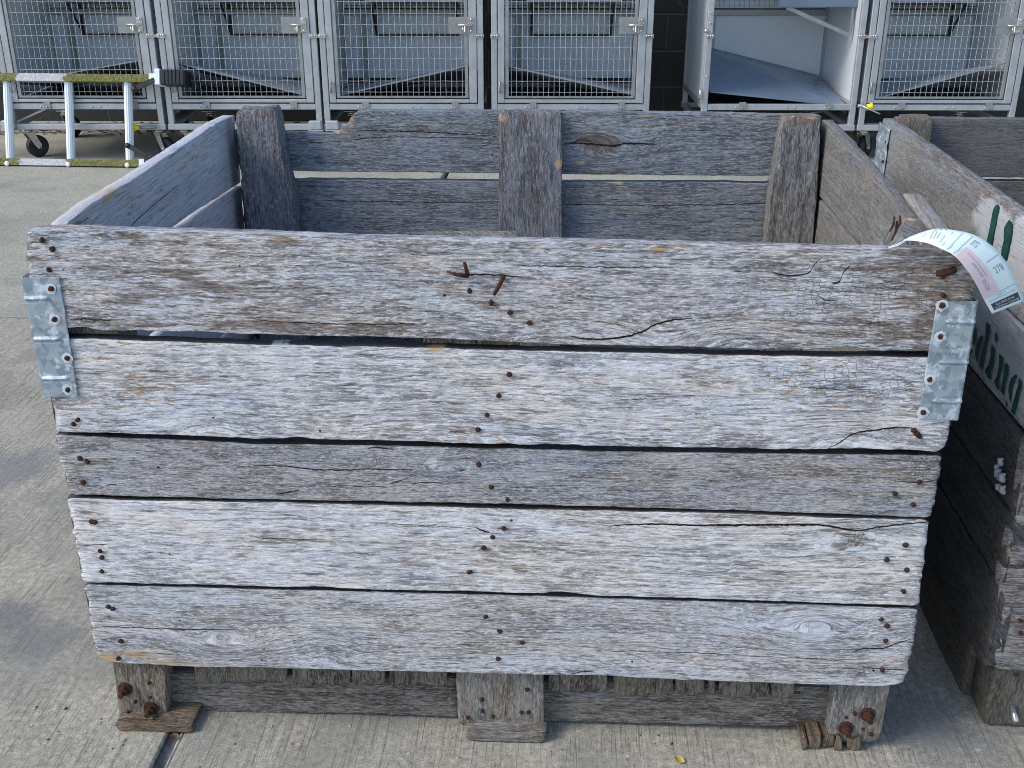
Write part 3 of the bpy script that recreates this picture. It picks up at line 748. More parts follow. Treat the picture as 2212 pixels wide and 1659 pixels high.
for (z0, z1, xe) in ((zt_-.036, zt_, lz(303, 165)[0]), (zb_, zb_+.032, lz(300, 345)[0])):
    mb = MB(); mb.box((-3.9, LYD-.012, z0), (xe, LYD-.008, z1), ch=.001); mb.box((-3.9, LYD-.0085, z1-.004), (xe, LYD+.065, z1), ch=.001); mb.box((-3.9, LYD-.0085, z0), (xe, LYD+.065, z0+.004), ch=.001)
    rl = mb.build('rail', moss, lad); rl.location = (2.3, -LYD, 0)
    mb = MB(); mb.box((xe, LYD-.014, z0-.002), (xe+.035, LYD+.062, z1+.004), ch=.001); mb.build('rail_sleeve', M['rung'], lad, loff)
for k in range(5):
    px = (10, 142, 270, -122, -254)[k]
    if k < 3: xa = lz(px, 330)[0]+.006; 
    else: xa = lz(10, 330)[0]+.006-(k-2)*.30
    mb = MB(); n = 26; pr = []
    for i in range(n):
        a = 2*math.pi*i/n; rr = .0205+(.0014 if i % 2 else 0); pr.append((xa+rr*.88*math.cos(a), LYD+.026+rr*1.1*math.sin(a)))
    z0, z1 = zb_+.030, zt_-.034
    mb.add([(a, b, z) for z in (z0, z1) for a, b in pr], [(i, (i+1) % n, n+(i+1) % n, n+i) for i in range(n)], False)
    mb.tube([(xa, LYD-.0115, zb_+.007), (xa, LYD-.016, zb_+.007)], [.013, .010], 14)
    mb.build('rung', M['rung'], lad, loff)
# foot at the top rail, white block and ribbed black pad
a = lz(318, 150); b = lz(381, 152); c = lz(381, 184)
mb = MB(); mb.box((a[0]-.002, LYD-.034, a[2]-.075), (a[0]+.024, LYD+.06, a[2]), ch=.003); mb.build('foot_bracket', M['rung'], lad, loff)
mb = MB(); x0 = a[0]+.026; x1 = x0+.118; mb.box((x0, LYD-.036, a[2]-.073), (x1, LYD+.062, a[2]-.004), ch=.003)
for k in range(6): mb.box((x0+.01+k*.018, LYD-.040, a[2]-.071), (x0+.02+k*.018, LYD-.036, a[2]-.006))
mb.build('foot_pad', M['blackp'], lad, loff)
mb = MB(); q0 = lz(275, 194); q1 = lz(318, 174); mb.beam((q0[0], LYD-.020, q0[2]), (q1[0], LYD-.020, q1[2]), .006, .024, ch=.002); mb.tube([(q0[0], LYD-.017, q0[2]), (q0[0], LYD-.025, q0[2])], .014, 14)
mb.build('brace', M['blackp'], lad, loff)
mb = MB(); q0 = lz(274, 316); q1 = lz(318, 338); mb.beam((q0[0], LYD-.020, q0[2]), (q1[0], LYD-.020, q1[2]), .006, .024, ch=.002); mb.tube([(q0[0], LYD-.017, q0[2]), (q0[0], LYD-.025, q0[2])], .013, 14)
mb.build('brace', M['blackp'], lad, loff)
mb = MB(); q0 = lz(312, 332); mb.box((q0[0], LYD-.03, .003), (q0[0]+.10, LYD+.05, .05), ch=.003); mb.build('foot_pad', M['blackp'], lad, loff)

# ================================================================== THE MAIN CRATE
CO = np.array([0, .43, 0.])
crate = empty('wooden_crate', tuple(CO), 'big weathered grey plank crate in front, galvanised corner straps and a price tag', 'crate')
X = (1, 0, 0); FR = (0, -1, 0)
def px2(pts, Y=0.0): return [tuple(gy(x, y, Y)[[0, 2]]) for x, y in pts]
def pxc(pts, wd, Y=0.0): return (px2(pts, Y), wd)
def bl(ch, x, y, rx, ry, st, Y=0.0):   # px centre, px radii
    a = gy(x, y, Y); k = (gy(x+10, y, Y)-a)[0]/10; k2 = abs((gy(x, y+10, Y)-a)[2])/10
    return (ch, a[0], a[2], rx*k, ry*k2, st)
def wp(x, y, rx, ry, am, kind, Y=0.0):
    a = gy(x, y, Y); return (a[0], a[2], rx*.00063, ry*.00066, am, kind)
FB = [
 dict(top=[(52, 500), (120, 494), (190, 496), (400, 501), (600, 507), (740, 513), (900, 518), (1075, 521), (1250, 524), (1500, 530), (1700, 535), (1900, 539), (2040, 541), (2085, 550), (2108, 566)],
      bot=[(74, 712), (150, 716), (300, 717), (600, 726), (970, 735), (1200, 747), (1400, 750), (1640, 756), (2015, 762), (2098, 764)], y=0.0, th=.022, lt=.60,
      nails=[(90, 519), (113, 538), (106, 583), (1014, 629), (1061, 654), (1102, 676), (1144, 698), (2038, 638), (2038, 596)],
      cracks=[([(1232, 727), (1282, 733), (1332, 730), (1382, 719), (1420, 700), (1457, 691), (1495, 688)], .0028), ([(147, 690), (190, 690), (240, 693)], .0016), ([(985, 593), (1060, 594), (1130, 598)], .0018), ([(1107, 573), (1282, 577), (1457, 578)], .0009),
              ([(1664, 584), (1690, 594), (1740, 592), (1762, 570), (1777, 555)], .002), ([(1797, 611), (1814, 608), (1820, 594), (1837, 574)], .0028), ([(553, 691), (700, 699), (900, 700)], .001), ([(1760, 627), (1800, 650), (1808, 640)], .001)],
      blobs=[(2, 795, 658, 12, 8, 1.5), (0, 2010, 560, 150, 120, .8), (0, 2060, 660, 130, 120, .9), (0, 130, 640, 90, 40, .3), (0, 420, 620, 300, 60, .62), (0, 620, 705, 420, 22, .75), (0, 1700, 560, 200, 30, .3), (0, 300, 520, 60, 14, .5), (0, 450, 530, 200, 25, .45), (0, 1900, 720, 260, 40, .5), (1, 1850, 650, 230, 70, 1.0), (1, 1780, 590, 120, 50, .5), (1, 1990, 600, 90, 50, .7), (3, 1425, 538, 26, 9, 1.1), (3, 1470, 533, 40, 5, 1), (3, 612, 517, 30, 6, 1.1), (3, 1155, 528, 28, 5, 1), (3, 1295, 531, 20, 6, .9), (3, 1830, 670, 50, 20, .5), (0, 300, 700, 300, 18, .5)],
      warps=[(1440, 745, 110, 60, -.020, 'b'), (1000, 735, 90, 35, 1.7, 'knot'), (1600, 730, 120, 25, .008, 'b')]),
 dict(top=[(80, 729), (155, 730), (600, 744), (1100, 755), (1640, 767), (2000, 771), (2094, 773)],
      bot=[(122, 934), (250, 937), (553, 948), (820, 952), (1100, 962), (1300, 964), (1600, 969), (1700, 973), (1780, 971), (1860, 968), (1960, 976), (2020, 978), (2042, 970)], y=0.001, th=.022, lt=.66,
      nails=[(1100, 809), (168, 907), (159, 916), (1077, 855), (1052, 896), (1032, 928), (1974, 929), (1980, 937), (1987, 943)],
      cracks=[([(1789, 970), (1819, 952), (1844, 937), (1874, 931), (1896, 929), (1934, 924), (1971, 925)], .0022), ([(1690, 833), (1760, 838), (1900, 842)], .0008), ([(1340, 863), (1440, 862)], .0006)],
      blobs=[(2, 601, 754, 16, 8, 1.6), (0, 200, 850, 60, 40, .35), (1, 1850, 820, 200, 50, .9), (0, 1960, 800, 110, 40, .5), (0, 200, 745, 250, 12, .3), (3, 940, 757, 28, 6, 1), (3, 700, 850, 130, 14, .42), (3, 1200, 780, 160, 14, .3), (3, 880, 870, 140, 18, .42), (3, 1500, 880, 200, 14, .3), (3, 1860, 790, 120, 30, .35)],
      warps=[(1830, 940, 90, 40, .012, 'b'), (950, 925, 160, 40, .008, 'b'), (450, 920, 80, 30, .010, 'b')]),
 dict(top=[(116, 938), (250, 946), (420, 952), (553, 960), (800, 962), (1300, 975), (1900, 983), (2038, 984)],
      bot=[(149, 1070), (560, 1080), (1100, 1089), (1500, 1101), (1800, 1111), (2012, 1120)], y=0.0045, th=.020, lt=.50,
      nails=[(173, 990), (189, 997), (180, 1042), (1034, 1003), (1061, 1052), (1096, 1079), (1986, 1042), (1933, 1067), (1972, 1090)],
      cracks=[([(553, 1005), (603, 1006), (678, 1014), (728, 1016), (800, 1014), (895, 1015)], .0018), ([(598, 1067), (620, 1064), (648, 1059)], .0018), ([(840, 1044), (862, 1040), (882, 1030)], .0014), ([(890, 1046), (925, 1042), (960, 1045)], .0010), ([(795, 969), (815, 967), (850, 972)], .002), ([(1940, 1040), (1985, 1042), (2030, 1036)], .0012), ([(230, 1048), (253, 1047)], .0012), ([(2000, 1014), (2015, 1010)], .001), ([(760, 1052), (800, 1050), (830, 1053)], .0009)],
      blobs=[(2, 932, 1000, 14, 12, 1.0), (0, 160, 1000, 120, 50, .5), (0, 1960, 1010, 140, 40, .55), (1, 1990, 1000, 60, 60, .8), (1, 960, 1030, 90, 25, .6), (0, 1870, 1075, 160, 30, .35), (1, 820, 1000, 25, 60, .7)],
      warps=[(180, 960, 120, 30, .010, 's'), (960, 1010, 60, 16, 1.0, 'knot')]),
 dict(top=[(143, 1076), (300, 1082), (600, 1086), (1100, 1100), (1500, 1108), (1660, 1113), (1800, 1120), (2008, 1124)],
      bot=[(178, 1258), (560, 1268), (1100, 1281), (1660, 1299), (1984, 1310)], y=0.001, th=.022, lt=.68,
      nails=[(205, 1128), (198, 1127), (216, 1190), (220, 1204), (220, 1234), (1088, 1141), (1064, 1160), (1045, 1183), (1014, 1236), (1956, 1177), (1915, 1209), (1959, 1231), (1951, 1277)],
      cracks=[([(1302, 1137), (1432, 1133), (1507, 1135), (1660, 1134), (1760, 1134), (1809, 1140), (1849, 1146), (1884, 1142), (1940, 1134), (2009, 1127)], .0030), ([(1027, 1140), (1045, 1147), (1058, 1150)], .0026), ([(810, 1130), (900, 1134), (1020, 1142)], .0006), ([(170, 1180), (200, 1177), (235, 1176)], .0010), ([(553, 1161), (700, 1166)], .0006)],
      blobs=[(0, 1845, 1160, 60, 25, 1.2), (0, 230, 1190, 70, 30, .35), (0, 730, 1170, 120, 16, .35), (1, 1850, 1165, 40, 30, .8), (0, 1120, 1235, 30, 12, .8), (3, 1230, 1220, 200, 20, .25)],
      warps=[(1845, 1150, 110, 30, .012, 'b'), (250, 1180, 70, 20, .006, 's'), (1200, 1280, 90, 20, .005, 'b')]),
 dict(top=[(182, 1263), (560, 1273), (1100, 1286), (1660, 1304), (1986, 1315)],
      bot=[(208, 1420), (240, 1431), (380, 1439), (553, 1443), (700, 1446), (840, 1450), (1000, 1453), (1110, 1456), (1210, 1458), (1300, 1460), (1370, 1464), (1500, 1469), (1660, 1476), (1780, 1479), (1900, 1483), (1955, 1478)], y=0.0035, th=.022, lt=.60,
      nails=[(234, 1311), (244, 1315), (261, 1385), (256, 1422), (1049, 1332), (1079, 1364), (1076, 1423), (1128, 1388), (1904, 1338), (1916, 1352), (1913, 1384), (1906, 1447)],
      cracks=[([(192, 1352), (262, 1355), (375, 1359), (520, 1360)], .0013), ([(1841, 1409), (1866, 1401), (1909, 1400), (1939, 1389), (1971, 1380)], .0022), ([(1319, 1407), (1507, 1411), (1660, 1420)], .0008), ([(1235, 1456), (1255, 1452), (1277, 1451)], .0018), ([(1700, 1420), (1780, 1424), (1830, 1430)], .0010), ([(1860, 1440), (1900, 1445), (1950, 1446)], .001)],
      blobs=[(3, 300, 1415, 130, 14, .75), (3, 380, 1433, 180, 6, .8), (3, 225, 1423, 30, 8, 1.2), (0, 290, 1400, 80, 14, .4), (0, 700, 1420, 80, 20, .5), (0, 1940, 1350, 60, 30, .55), (0, 1170, 1400, 120, 30, .2), (1, 1870, 1450, 90, 20, .7), (0, 1870, 1420, 40, 50, .5)],
      warps=[(480, 1375, 90, 45, 1.3, 'knot'), (1760, 1350, 130, 50, 1.2, 'knot'), (700, 1400, 60, 40, .014, 'b'), (1180, 1420, 130, 40, .010, 'b')]),
]
LABF = ['uppermost front plank with cracked brown right end', None, None, None, 'lowest front plank with a curled lower left corner']
for k, b in enumerate(FB):
    Y = b['y']; lt = b['lt']
    if k > 0: b['top'] = [(x, y+(3 if k == 1 else 1.5)) for x, y in b['top']]
    if k < 4: b['bot'] = [(x, y-(3 if k == 0 else 1.0)) for x, y in b['bot']]
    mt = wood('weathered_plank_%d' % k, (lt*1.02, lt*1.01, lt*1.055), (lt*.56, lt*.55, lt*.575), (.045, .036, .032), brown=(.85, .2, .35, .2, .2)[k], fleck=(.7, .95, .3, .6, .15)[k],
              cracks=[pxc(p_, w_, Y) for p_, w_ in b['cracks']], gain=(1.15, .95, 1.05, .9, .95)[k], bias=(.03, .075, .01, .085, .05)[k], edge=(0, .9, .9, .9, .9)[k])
    bb = [bl(*q, Y) for q in b['blobs']]
    for (nx, ny) in b['nails']: bb += [bl(0, nx, ny, 30, 7, .55, Y)]
    o = board('front_plank', (0, Y, 0), X, FR, px2(b['top'], Y), px2(b['bot'], Y), b['th'], mt, crate, CO, seed=11+k*7, blobs=bb, warps=[wp(*q, Y) for q in b['warps']], label=LABF[k], gscale=(1.0, .86, 1.25, .8, 1.08)[k])
    for (nx, ny) in b['nails']: nail(gy(nx, ny, Y-.0008), o, CO)
    if k == 0:
        q = gy(1011, 594, -.001)-CO; mb = MB(); mb.tube([q, q+np.array([-.001, -.010, .009]), q+np.array([-.003, -.012, .020])], [.0028, .0026, .0022], 8); mb.build('bent_nail', M['rust'], o)
        mb = MB(); mb.tube([q+np.array([-.027, -.002, .005]), q+np.array([-.015, -.005, .002]), q+np.array([.001, -.003, -.001])], [.0012, .0026, .003], 8); mb.build('bent_nail', M['rust'], o)
        q = gy(1088, 596, -.001)-CO; mb = MB(); mb.tube([q, q+np.array([-.005, -.009, -.010]), q+np.array([-.012, -.010, -.022])], [.003, .0028, .0022], 8); mb.build('bent_nail', M['rust'], o)
        q = gy(2022, 590, .002)-CO; mb = MB(); mb.tube([q, q+np.array([.012, -.004, .002]), q+np.array([.022, -.004, .007])], [.004, .005, .0045], 8); mb.build('bent_nail', M['rust'], o)

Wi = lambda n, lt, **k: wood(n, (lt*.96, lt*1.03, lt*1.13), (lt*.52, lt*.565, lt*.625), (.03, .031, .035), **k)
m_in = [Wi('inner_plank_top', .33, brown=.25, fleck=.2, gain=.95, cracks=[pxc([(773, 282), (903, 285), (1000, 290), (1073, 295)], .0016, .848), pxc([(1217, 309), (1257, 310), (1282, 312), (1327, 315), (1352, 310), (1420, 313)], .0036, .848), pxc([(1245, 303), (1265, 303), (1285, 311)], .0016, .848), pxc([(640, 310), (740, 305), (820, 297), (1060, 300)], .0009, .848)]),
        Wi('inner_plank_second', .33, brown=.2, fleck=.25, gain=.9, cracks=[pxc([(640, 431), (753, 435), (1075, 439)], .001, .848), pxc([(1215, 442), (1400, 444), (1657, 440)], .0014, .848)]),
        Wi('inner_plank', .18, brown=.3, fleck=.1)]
YB = .848
bk_top = px2([(600, 280), (640, 287), (680, 289), (705, 290), (732, 287), (738, 277), (752, 268), (757, 255), (770, 243), (800, 239), (1075, 240), (1240, 240), (1400, 243), (1690, 248), (1720, 249)], YB)
bk_bot = px2([(600, 369), (800, 371), (1075, 374), (1300, 377), (1500, 379), (1720, 379)], YB)
bk_top[0] = (-.576, bk_top[0][1]); bk_bot[0] = (-.576, bk_bot[0][1]); bk_top[-1] = (.576, bk_top[-1][1]); bk_bot[-1] = (.576, bk_bot[-1][1])
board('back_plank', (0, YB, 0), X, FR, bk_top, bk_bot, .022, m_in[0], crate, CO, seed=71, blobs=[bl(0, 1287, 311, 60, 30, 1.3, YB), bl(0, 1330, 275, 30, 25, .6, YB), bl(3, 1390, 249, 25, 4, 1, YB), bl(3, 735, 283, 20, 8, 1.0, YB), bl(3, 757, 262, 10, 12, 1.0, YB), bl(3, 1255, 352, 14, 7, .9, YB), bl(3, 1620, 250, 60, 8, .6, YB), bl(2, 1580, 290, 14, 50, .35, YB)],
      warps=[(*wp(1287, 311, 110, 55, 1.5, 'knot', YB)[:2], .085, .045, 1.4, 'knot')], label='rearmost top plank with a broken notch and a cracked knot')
z2t = px2([(620, 389), (1000, 392), (1660, 394)], YB)
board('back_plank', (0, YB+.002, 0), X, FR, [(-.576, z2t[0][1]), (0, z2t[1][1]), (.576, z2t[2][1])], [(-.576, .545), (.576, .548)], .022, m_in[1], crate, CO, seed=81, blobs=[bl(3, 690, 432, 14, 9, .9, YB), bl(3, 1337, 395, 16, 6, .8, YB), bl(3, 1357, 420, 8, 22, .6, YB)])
for k, (a, b) in enumerate(((.535, .415), (.405, .285), (.275, .135))):
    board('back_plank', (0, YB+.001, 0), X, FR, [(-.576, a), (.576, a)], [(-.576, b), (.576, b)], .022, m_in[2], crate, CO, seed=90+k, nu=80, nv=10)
# side walls: grain runs along y
def sideplank(x, n, y0, y1, tops, bots, mat, seed, nm='side_plank', **k):
    return board(nm, (x, 0, 0), (0, 1, 0), n, tops, bots, .022, mat, crate, CO, seed=seed, **k)
m_side = wood('side_plank_smooth', (.56, .565, .61), (.44, .44, .485), (.22, .20, .20), brown=.1, fleck=.12, gain=.62, bias=.02, fine=.30, pits=False, cracks=[([(.10, .715), (.35, .742), (.50, .748)], .0012)])
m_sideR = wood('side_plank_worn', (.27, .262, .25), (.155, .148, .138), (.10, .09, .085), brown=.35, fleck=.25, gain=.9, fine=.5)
yf = lambda px_, py_, X_: gx(px_, py_, X_)
gl = [yf(370, 499, -.578), yf(525, 395, -.578)]
board('side_plank', (-.578, 0, 0), (0, 1, 0), (1, 0, 0), [(.023, .770), (.05, .785), (.075, .801), (.16, .806), (.30, .803), (.55, .806), (.75, .808), (.869, .802)],
      [(.023, .688), (gl[0][1], gl[0][2]+.006), (gl[1][1]-.03, gl[1][2]+.006), (.869, .668)], .022, m_side, crate, CO, seed=101,
      blobs=[(0, .12, .78, .06, .02, 1.0), (0, .30, .76, .03, .05, .45), (3, .22, .80, .05, .008, .8), (3, .35, .70, .02, .02, .4), (0, .5, .8, .2, .01, .5), (2, .4, .79, .2, .02, .25)])
board('side_plank', (-.579, 0, 0), (0, 1, 0), (1, 0, 0), [(.023, .680), (gl[0][1], gl[0][2]-.006), (gl[1][1]-.03, gl[1][2]-.004), (.869, .660)], [(.023, .55), (.869, .55)], .022, m_side, crate, CO, seed=105)
board('side_plank', (.578, 0, 0), (0, 1, 0), (-1, 0, 0), [(.13, .772), (.20, .776), (.26, .780), (.36, .790), (.55, .800), (.70, .805), (.869, .808)], [(.10, .680), (.869, .670)], .022, m_sideR, crate, CO, seed=111,
      blobs=[(0, .18, .77, .05, .05, 1.1), (3, .24, .76, .01, .05, .8), (2, .30, .72, .10, .04, .4), (0, .45, .79, .3, .012, .5), (3, .33, .70, .03, .02, .8)])
board('side_plank', (.579, 0, 0), (0, 1, 0), (-1, 0, 0), [(.10, .672), (.869, .662)], [(.023, .55), (.869, .55)], .022, m_sideR, crate, CO, seed=115, blobs=[(3, .35, .66, .05, .02, .7)])
for sx, n_, mt in ((-.5785, (1, 0, 0), m_side), (.5785, (-1, 0, 0), m_sideR)):
    for k, (a, b) in enumerate(((.535, .415), (.405, .285), (.275, .135))):
        board('side_plank', (sx, 0, 0), (0, 1, 0), n_, [(.023, a), (.869, a)], [(.023, b), (.869, b)], .022, mt, crate, CO, seed=120+k, nu=60, nv=8)
# batten on the outside of the right wall
m_bat = wood('batten_wood', (.36, .345, .32), (.24, .23, .21), (.11, .10, .09), brown=.2, fleck=.1, gain=.8, fine=.6, pits=False)
board('outer_batten', (.626, 0, 0), (0, 1, 0), (1, 0, 0), [(.05, .770), (.345, .792)], [(.05, .742), (.345, .762)], .024, m_bat, crate, CO, seed=131, nu=60, nv=8, rough=.5)

# corner and middle posts; grain vertical
m_post = [wood('post_wood_%d' % k, *c, brown=b, fleck=f, gain=1.05) for k, (c, b, f) in enumerate((
    (((.29, .295, .325), (.15, .15, .165), (.05, .048, .05)), .2, .1),
    (((.31, .305, .30), (.165, .158, .15), (.05, .044, .04)), .5, .3),
    (((.30, .28, .25), (.15, .135, .115), (.04, .034, .03)), .6, .3)))]
def post(pl, pr, Y, th, mat, seed, nm='post', ext=None, **k):
    """pl, pr: left and right edge polylines in px, top to bottom, on the plane y=Y; ext extends the bottom to z=ext"""
    L_ = px2(pl, Y); R_ = px2(pr, Y)
    if ext is not None:
        for q in (L_, R_):
            (x0, z0), (x1, z1) = q[-2], q[-1]; q.append((x1, ext))
    # frame: U = up, V across -> u=z, v=x
    top = sorted([(z, x) for x, z in R_]); bot = sorted([(z, x) for x, z in L_])
    return board(nm, (0, Y, 0), (0, 0, 1), FR, top, bot, th, mat, crate, CO, seed=seed, swap=True, **k)
def post(pl, pr, Y, th, mat, seed, nm='corner_post', ext=None, **k):
    L_ = px2(pl, Y); R_ = px2(pr, Y)
    if ext is not None:
        for q in (L_, R_): q.append((q[-1][0], ext))
    A = sorted([(z, x) for x, z in R_]); B = sorted([(z, x) for x, z in L_])
    U_ = np.array([0, 0, 1.]); N_ = np.array(FR, float); V_ = np.cross(U_, N_)
    if V_[0] < 0: A2 = [(z, x) for z, x in A]; B2 = [(z, x) for z, x in B]; sw = True
    else: A2, B2, sw = A, B, False
    return board(nm, (0, Y, 0), U_, N_, A2, B2, th, mat, crate, CO, seed=seed, swap=sw, **k)
post([(508, 240), (513, 290), (524, 400), (534, 500)], [(592, 233), (599, 262), (608, 330), (620, 380), (636, 430), (641, 505)], .795, .05, m_post[0], 141, ext=.14, rough=1.6, blobs=[(0, .82, -.51, .02, .1, .7)])
post([(1697, 250), (1685, 300), (1664, 430), (1655, 525)], [(1773, 256), (1772, 300), (1764, 420), (1757, 525)], .795, .05, m_post[1], 142, ext=.14, rough=1.8, blobs=[(0, .82, .53, .03, .1, .9), (3, .828, .53, .008, .1, .9)])
post([(1077, 241), (1077, 400), (1080, 520)], [(1213, 241), (1214, 400), (1213, 524)], .824, .023, m_post[0], 143, nm='centre_post', ext=.14, rough=1.1, blobs=[(3, .72, .072, .012, .008, 1.0), (3, .81, -.045, .01, .02, .7), (0, .81, .0, .02, .1, .6)])
# front posts, inside the front wall: rough end grain shows above the planks
def zpost(x0, x1, y0, y1, z0, z1, mat, seed, nm='corner_post', rough=1.5):
    U_ = np.array([0, 0, 1.]); N_ = np.array(FR, float); V_ = np.cross(U_, N_); sg = V_[0] < 0
    return board(nm, (0, y0, 0), U_, N_, [(z0, x1), (z1, x1)], [(z0, x0), (z1, x0)], y1-y0, mat, crate, CO, seed=seed, swap=sg, nu=90, nv=14, rough=rough)
zpost(-.576, -.508, .0235, .085, .14, .792, m_post[2], 151, rough=2.4)
zpost(-.095, .035, .0235, .048, .14, .806, m_post[2], 152, 'centre_post', rough=2.0)
zpost(.512, .560, .030, .10, .14, .808, m_post[1], 153, rough=2.2)
mb = MB()
for (a, b) in (((1932, 468), (1922, 500)), ((1938, 478), (1926, 520)), ((1944, 466), (1938, 495))):
    p_, q_ = gy(*a, .024)-CO, gy(*b, .020)-CO; mb.tube([p_, (p_+q_)/2+np.array([.001, -.003, 0]), q_], [.0014, .0017, .001], 8)
mb.build('bent_nail', M['rust'], crate)

# legs and base
def facepiece(pl, pr, Y, th, mat, seed, nm, **k): return post(pl, pr, Y, th, mat, seed, nm=nm, **k)
m_leg = wood('leg_wood', (.29, .255, .21), (.145, .122, .097), (.045, .036, .03), brown=.5, fleck=.1, gain=1.15, cracks=[], fine=1.0)
m_legR = wood('leg_wood_grey', (.30, .275, .25), (.165, .148, .13), (.07, .058, .05), brown=.3, fleck=.1, gain=.95)
m_beam = wood('beam_wood', (.25, .235, .22), (.115, .103, .09), (.028, .024, .022), brown=.6, fleck=.25, gain=1.2)
m_deck = wood('deck_wood', (.24, .215, .18), (.12, .105, .088), (.018, .015, .012), brown=.5, fleck=.4, gain=1.2)
bmk = lambda x, y, rx, rz, st, ch=0: (ch, gy(x, y, 0)[2], gy(x, y, 0)[0], rz, rx, st)
lg = facepiece([(243, 1405), (246, 1440), (258, 1562)], [(353, 1405), (355, 1445), (360, 1562)], .0225, .06, m_leg, 161, 'leg', rough=1.4, blobs=[bmk(270, 1495, .012, .02, .7), bmk(325, 1535, .012, .02, .7)])
for q, s_ in (((322, 1476), .8), ((324, 1507), .8), ((277, 1539), .8), ((292, 1516), .7)): nail(gy(*q, .021), lg, CO, s=s_)
lg2 = facepiece([(985, 1420), (986, 1470), (990, 1560), (996, 1568)], [(1173, 1420), (1174, 1500), (1175, 1576)], .0225, .05, m_legR, 162, 'leg', rough=1.0)
for q in ((1041, 1511), (1042, 1536), (1011, 1550), (1065, 1548), (1139, 1490), (1126, 1539), (1141, 1539)): nail(gy(*q, .021), lg2, CO, s=.9)
lg3 = facepiece([(1808, 1440), (1803, 1485), (1788, 1598), (1792, 1604)], [(1925, 1440), (1921, 1485), (1901, 1590), (1896, 1606)], .0225, .06, m_legR, 163, 'leg', rough=1.1)
for q, s_ in (((1846, 1541), .9), ((1828, 1550), .7), ((1881, 1586), .8), ((1864, 1575), .7)): nail(gy(*q, .021), lg3, CO, s=s_)
def bigbolt(px_, py_, leg):
    c = gy(px_, py_, .0205)-CO; mb = MB(); A = np.array([0, -1, 0])
    def disc(r0, r1, y0, y1, n, ph=0, jx=0):
        ring = lambda r, y: [c+np.array([r*math.cos(ph+2*math.pi*i/n), -y, r*math.sin(ph+2*math.pi*i/n)]) for i in range(n)]
        v = ring(r0, y0)+ring(r1, y1); mb.add(v, [(i, (i+1) % n, n+(i+1) % n, n+i) for i in range(n)]+[tuple(range(n, 2*n))], False)
    disc(.0115, .0112, -.001, .002, 22); disc(.0110, .0104, .002, .0024, 22); disc(.0078, .0075, .0024, .009, 6, .3); disc(.0074, .0055, .009, .010, 12); disc(.0045, .0040, .010, .019, 12)
    mb.build('bolt', M['rust'], leg)
bigbolt(270, 1488, lg); bigbolt(326, 1530, lg); bigbolt(1874, 1543, lg3); bigbolt(1827, 1572, lg3)
# beams between the legs
def hpiece(tp, bt, Y, th, mat, seed, nm, **k): return board(nm, (0, Y, 0), X, FR, px2(tp, Y), px2(bt, Y), th, mat, crate, CO, seed=seed, **k)
hpiece([(330, 1452), (620, 1458), (990, 1462)], [(345, 1535), (500, 1538), (700, 1541), (850, 1545), (990, 1549)], .050, .04, m_beam, 171, 'base_beam', rough=1.3)
hpiece([(1160, 1470), (1500, 1478), (1830, 1486)], [(1165, 1556), (1400, 1562), (1600, 1567), (1810, 1572)], .050, .04, m_beam, 172, 'base_beam', rough=1.3)
# deck plank ends seen under the lowest plank
for k, (a, b, yb) in enumerate(((420, 620, 1476), (631, 757, 1483), (760, 833, 1481), (839, 966, 1484), (1185, 1312, 1497), (1325, 1454, 1504), (1457, 1523, 1502), (1528, 1549, 1505), (1552, 1662, 1508), (1664, 1716, 1512))):
    L_ = [(a, 1425), (a+2, yb-8), (a+5, yb)]; R_ = [(b, 1425), (b-1, yb-6), (b-4, yb-1)]
    facepiece(L_, R_, .040, .35 if k % 3 else .6, m_deck, 180+k, 'deck_plank', nu=40, rough=.9, jag=1.6)
board('deck_plank', (0, .84, 0), (1, 0, 0), (0, 0, 1), [(-.57, .77), (.57, .77)], [(-.57, 0), (.57, 0)], .02, m_deck, crate, CO+np.array([0, 0, -.122]), seed=199, nu=60, nv=20)
# skids on the ground
m_skid = wood('skid_wood', (.22, .175, .125), (.11, .085, .06), (.04, .032, .026), brown=.4, fleck=.4, gain=1.2)
def skid(x0, x1, y0, y1, z1, mat, seed, n=1, rough=2.0):
    return board('skid', (0, y0, 0), (1, 0, 0), FR, [(x0, z1), (x1, z1)], [(x0, .0), (x1, .0)], y1-y0, mat, crate, CO, seed=seed, nu=60, nv=8, rough=rough)
skid(gy(258, 1570)[0], gy(415, 1575)[0], -.006, .10, .016, m_skid, 201)
zpc = gy(1090, 1577, .0)[2]
skid(gy(1008, 1600)[0], gy(1179, 1600)[0], .004, .12, zpc-.001, m_legR, 202, rough=1.2)
for k, (a, b, y) in enumerate(((1718, 1740, 1612), (1743, 1770, 1616), (1772, 1800, 1621), (1802, 1816, 1623), (1828, 1858, 1630))):
    p_ = gz(a, y-4, 0); q_ = gz(b, y-2, 0); Yk = .012+.002*(k % 3)
    board('skid', (0, Yk, 0), (0, 0, 1), FR, [(0, q_[0]), (.025, q_[0])], [(0, p_[0]), (.025, p_[0])], .12, m_skid, crate, CO, seed=210+k, swap=np.cross((0, 0, 1.), FR)[0] < 0, nu=16, nv=8, rough=1.6)
# side beams of the base
for x0, x1 in ((-.565, -.50), (.50, .565)):
    board('base_beam', (x0 if x0 < 0 else x1, 0, 0), (0, 1, 0), (-1, 0, 0) if x0 < 0 else (1, 0, 0), [(.07, .118), (.86, .118)], [(.07, .02), (.86, .02)], .06, m_beam, crate, CO, seed=221, nu=50, nv=8)

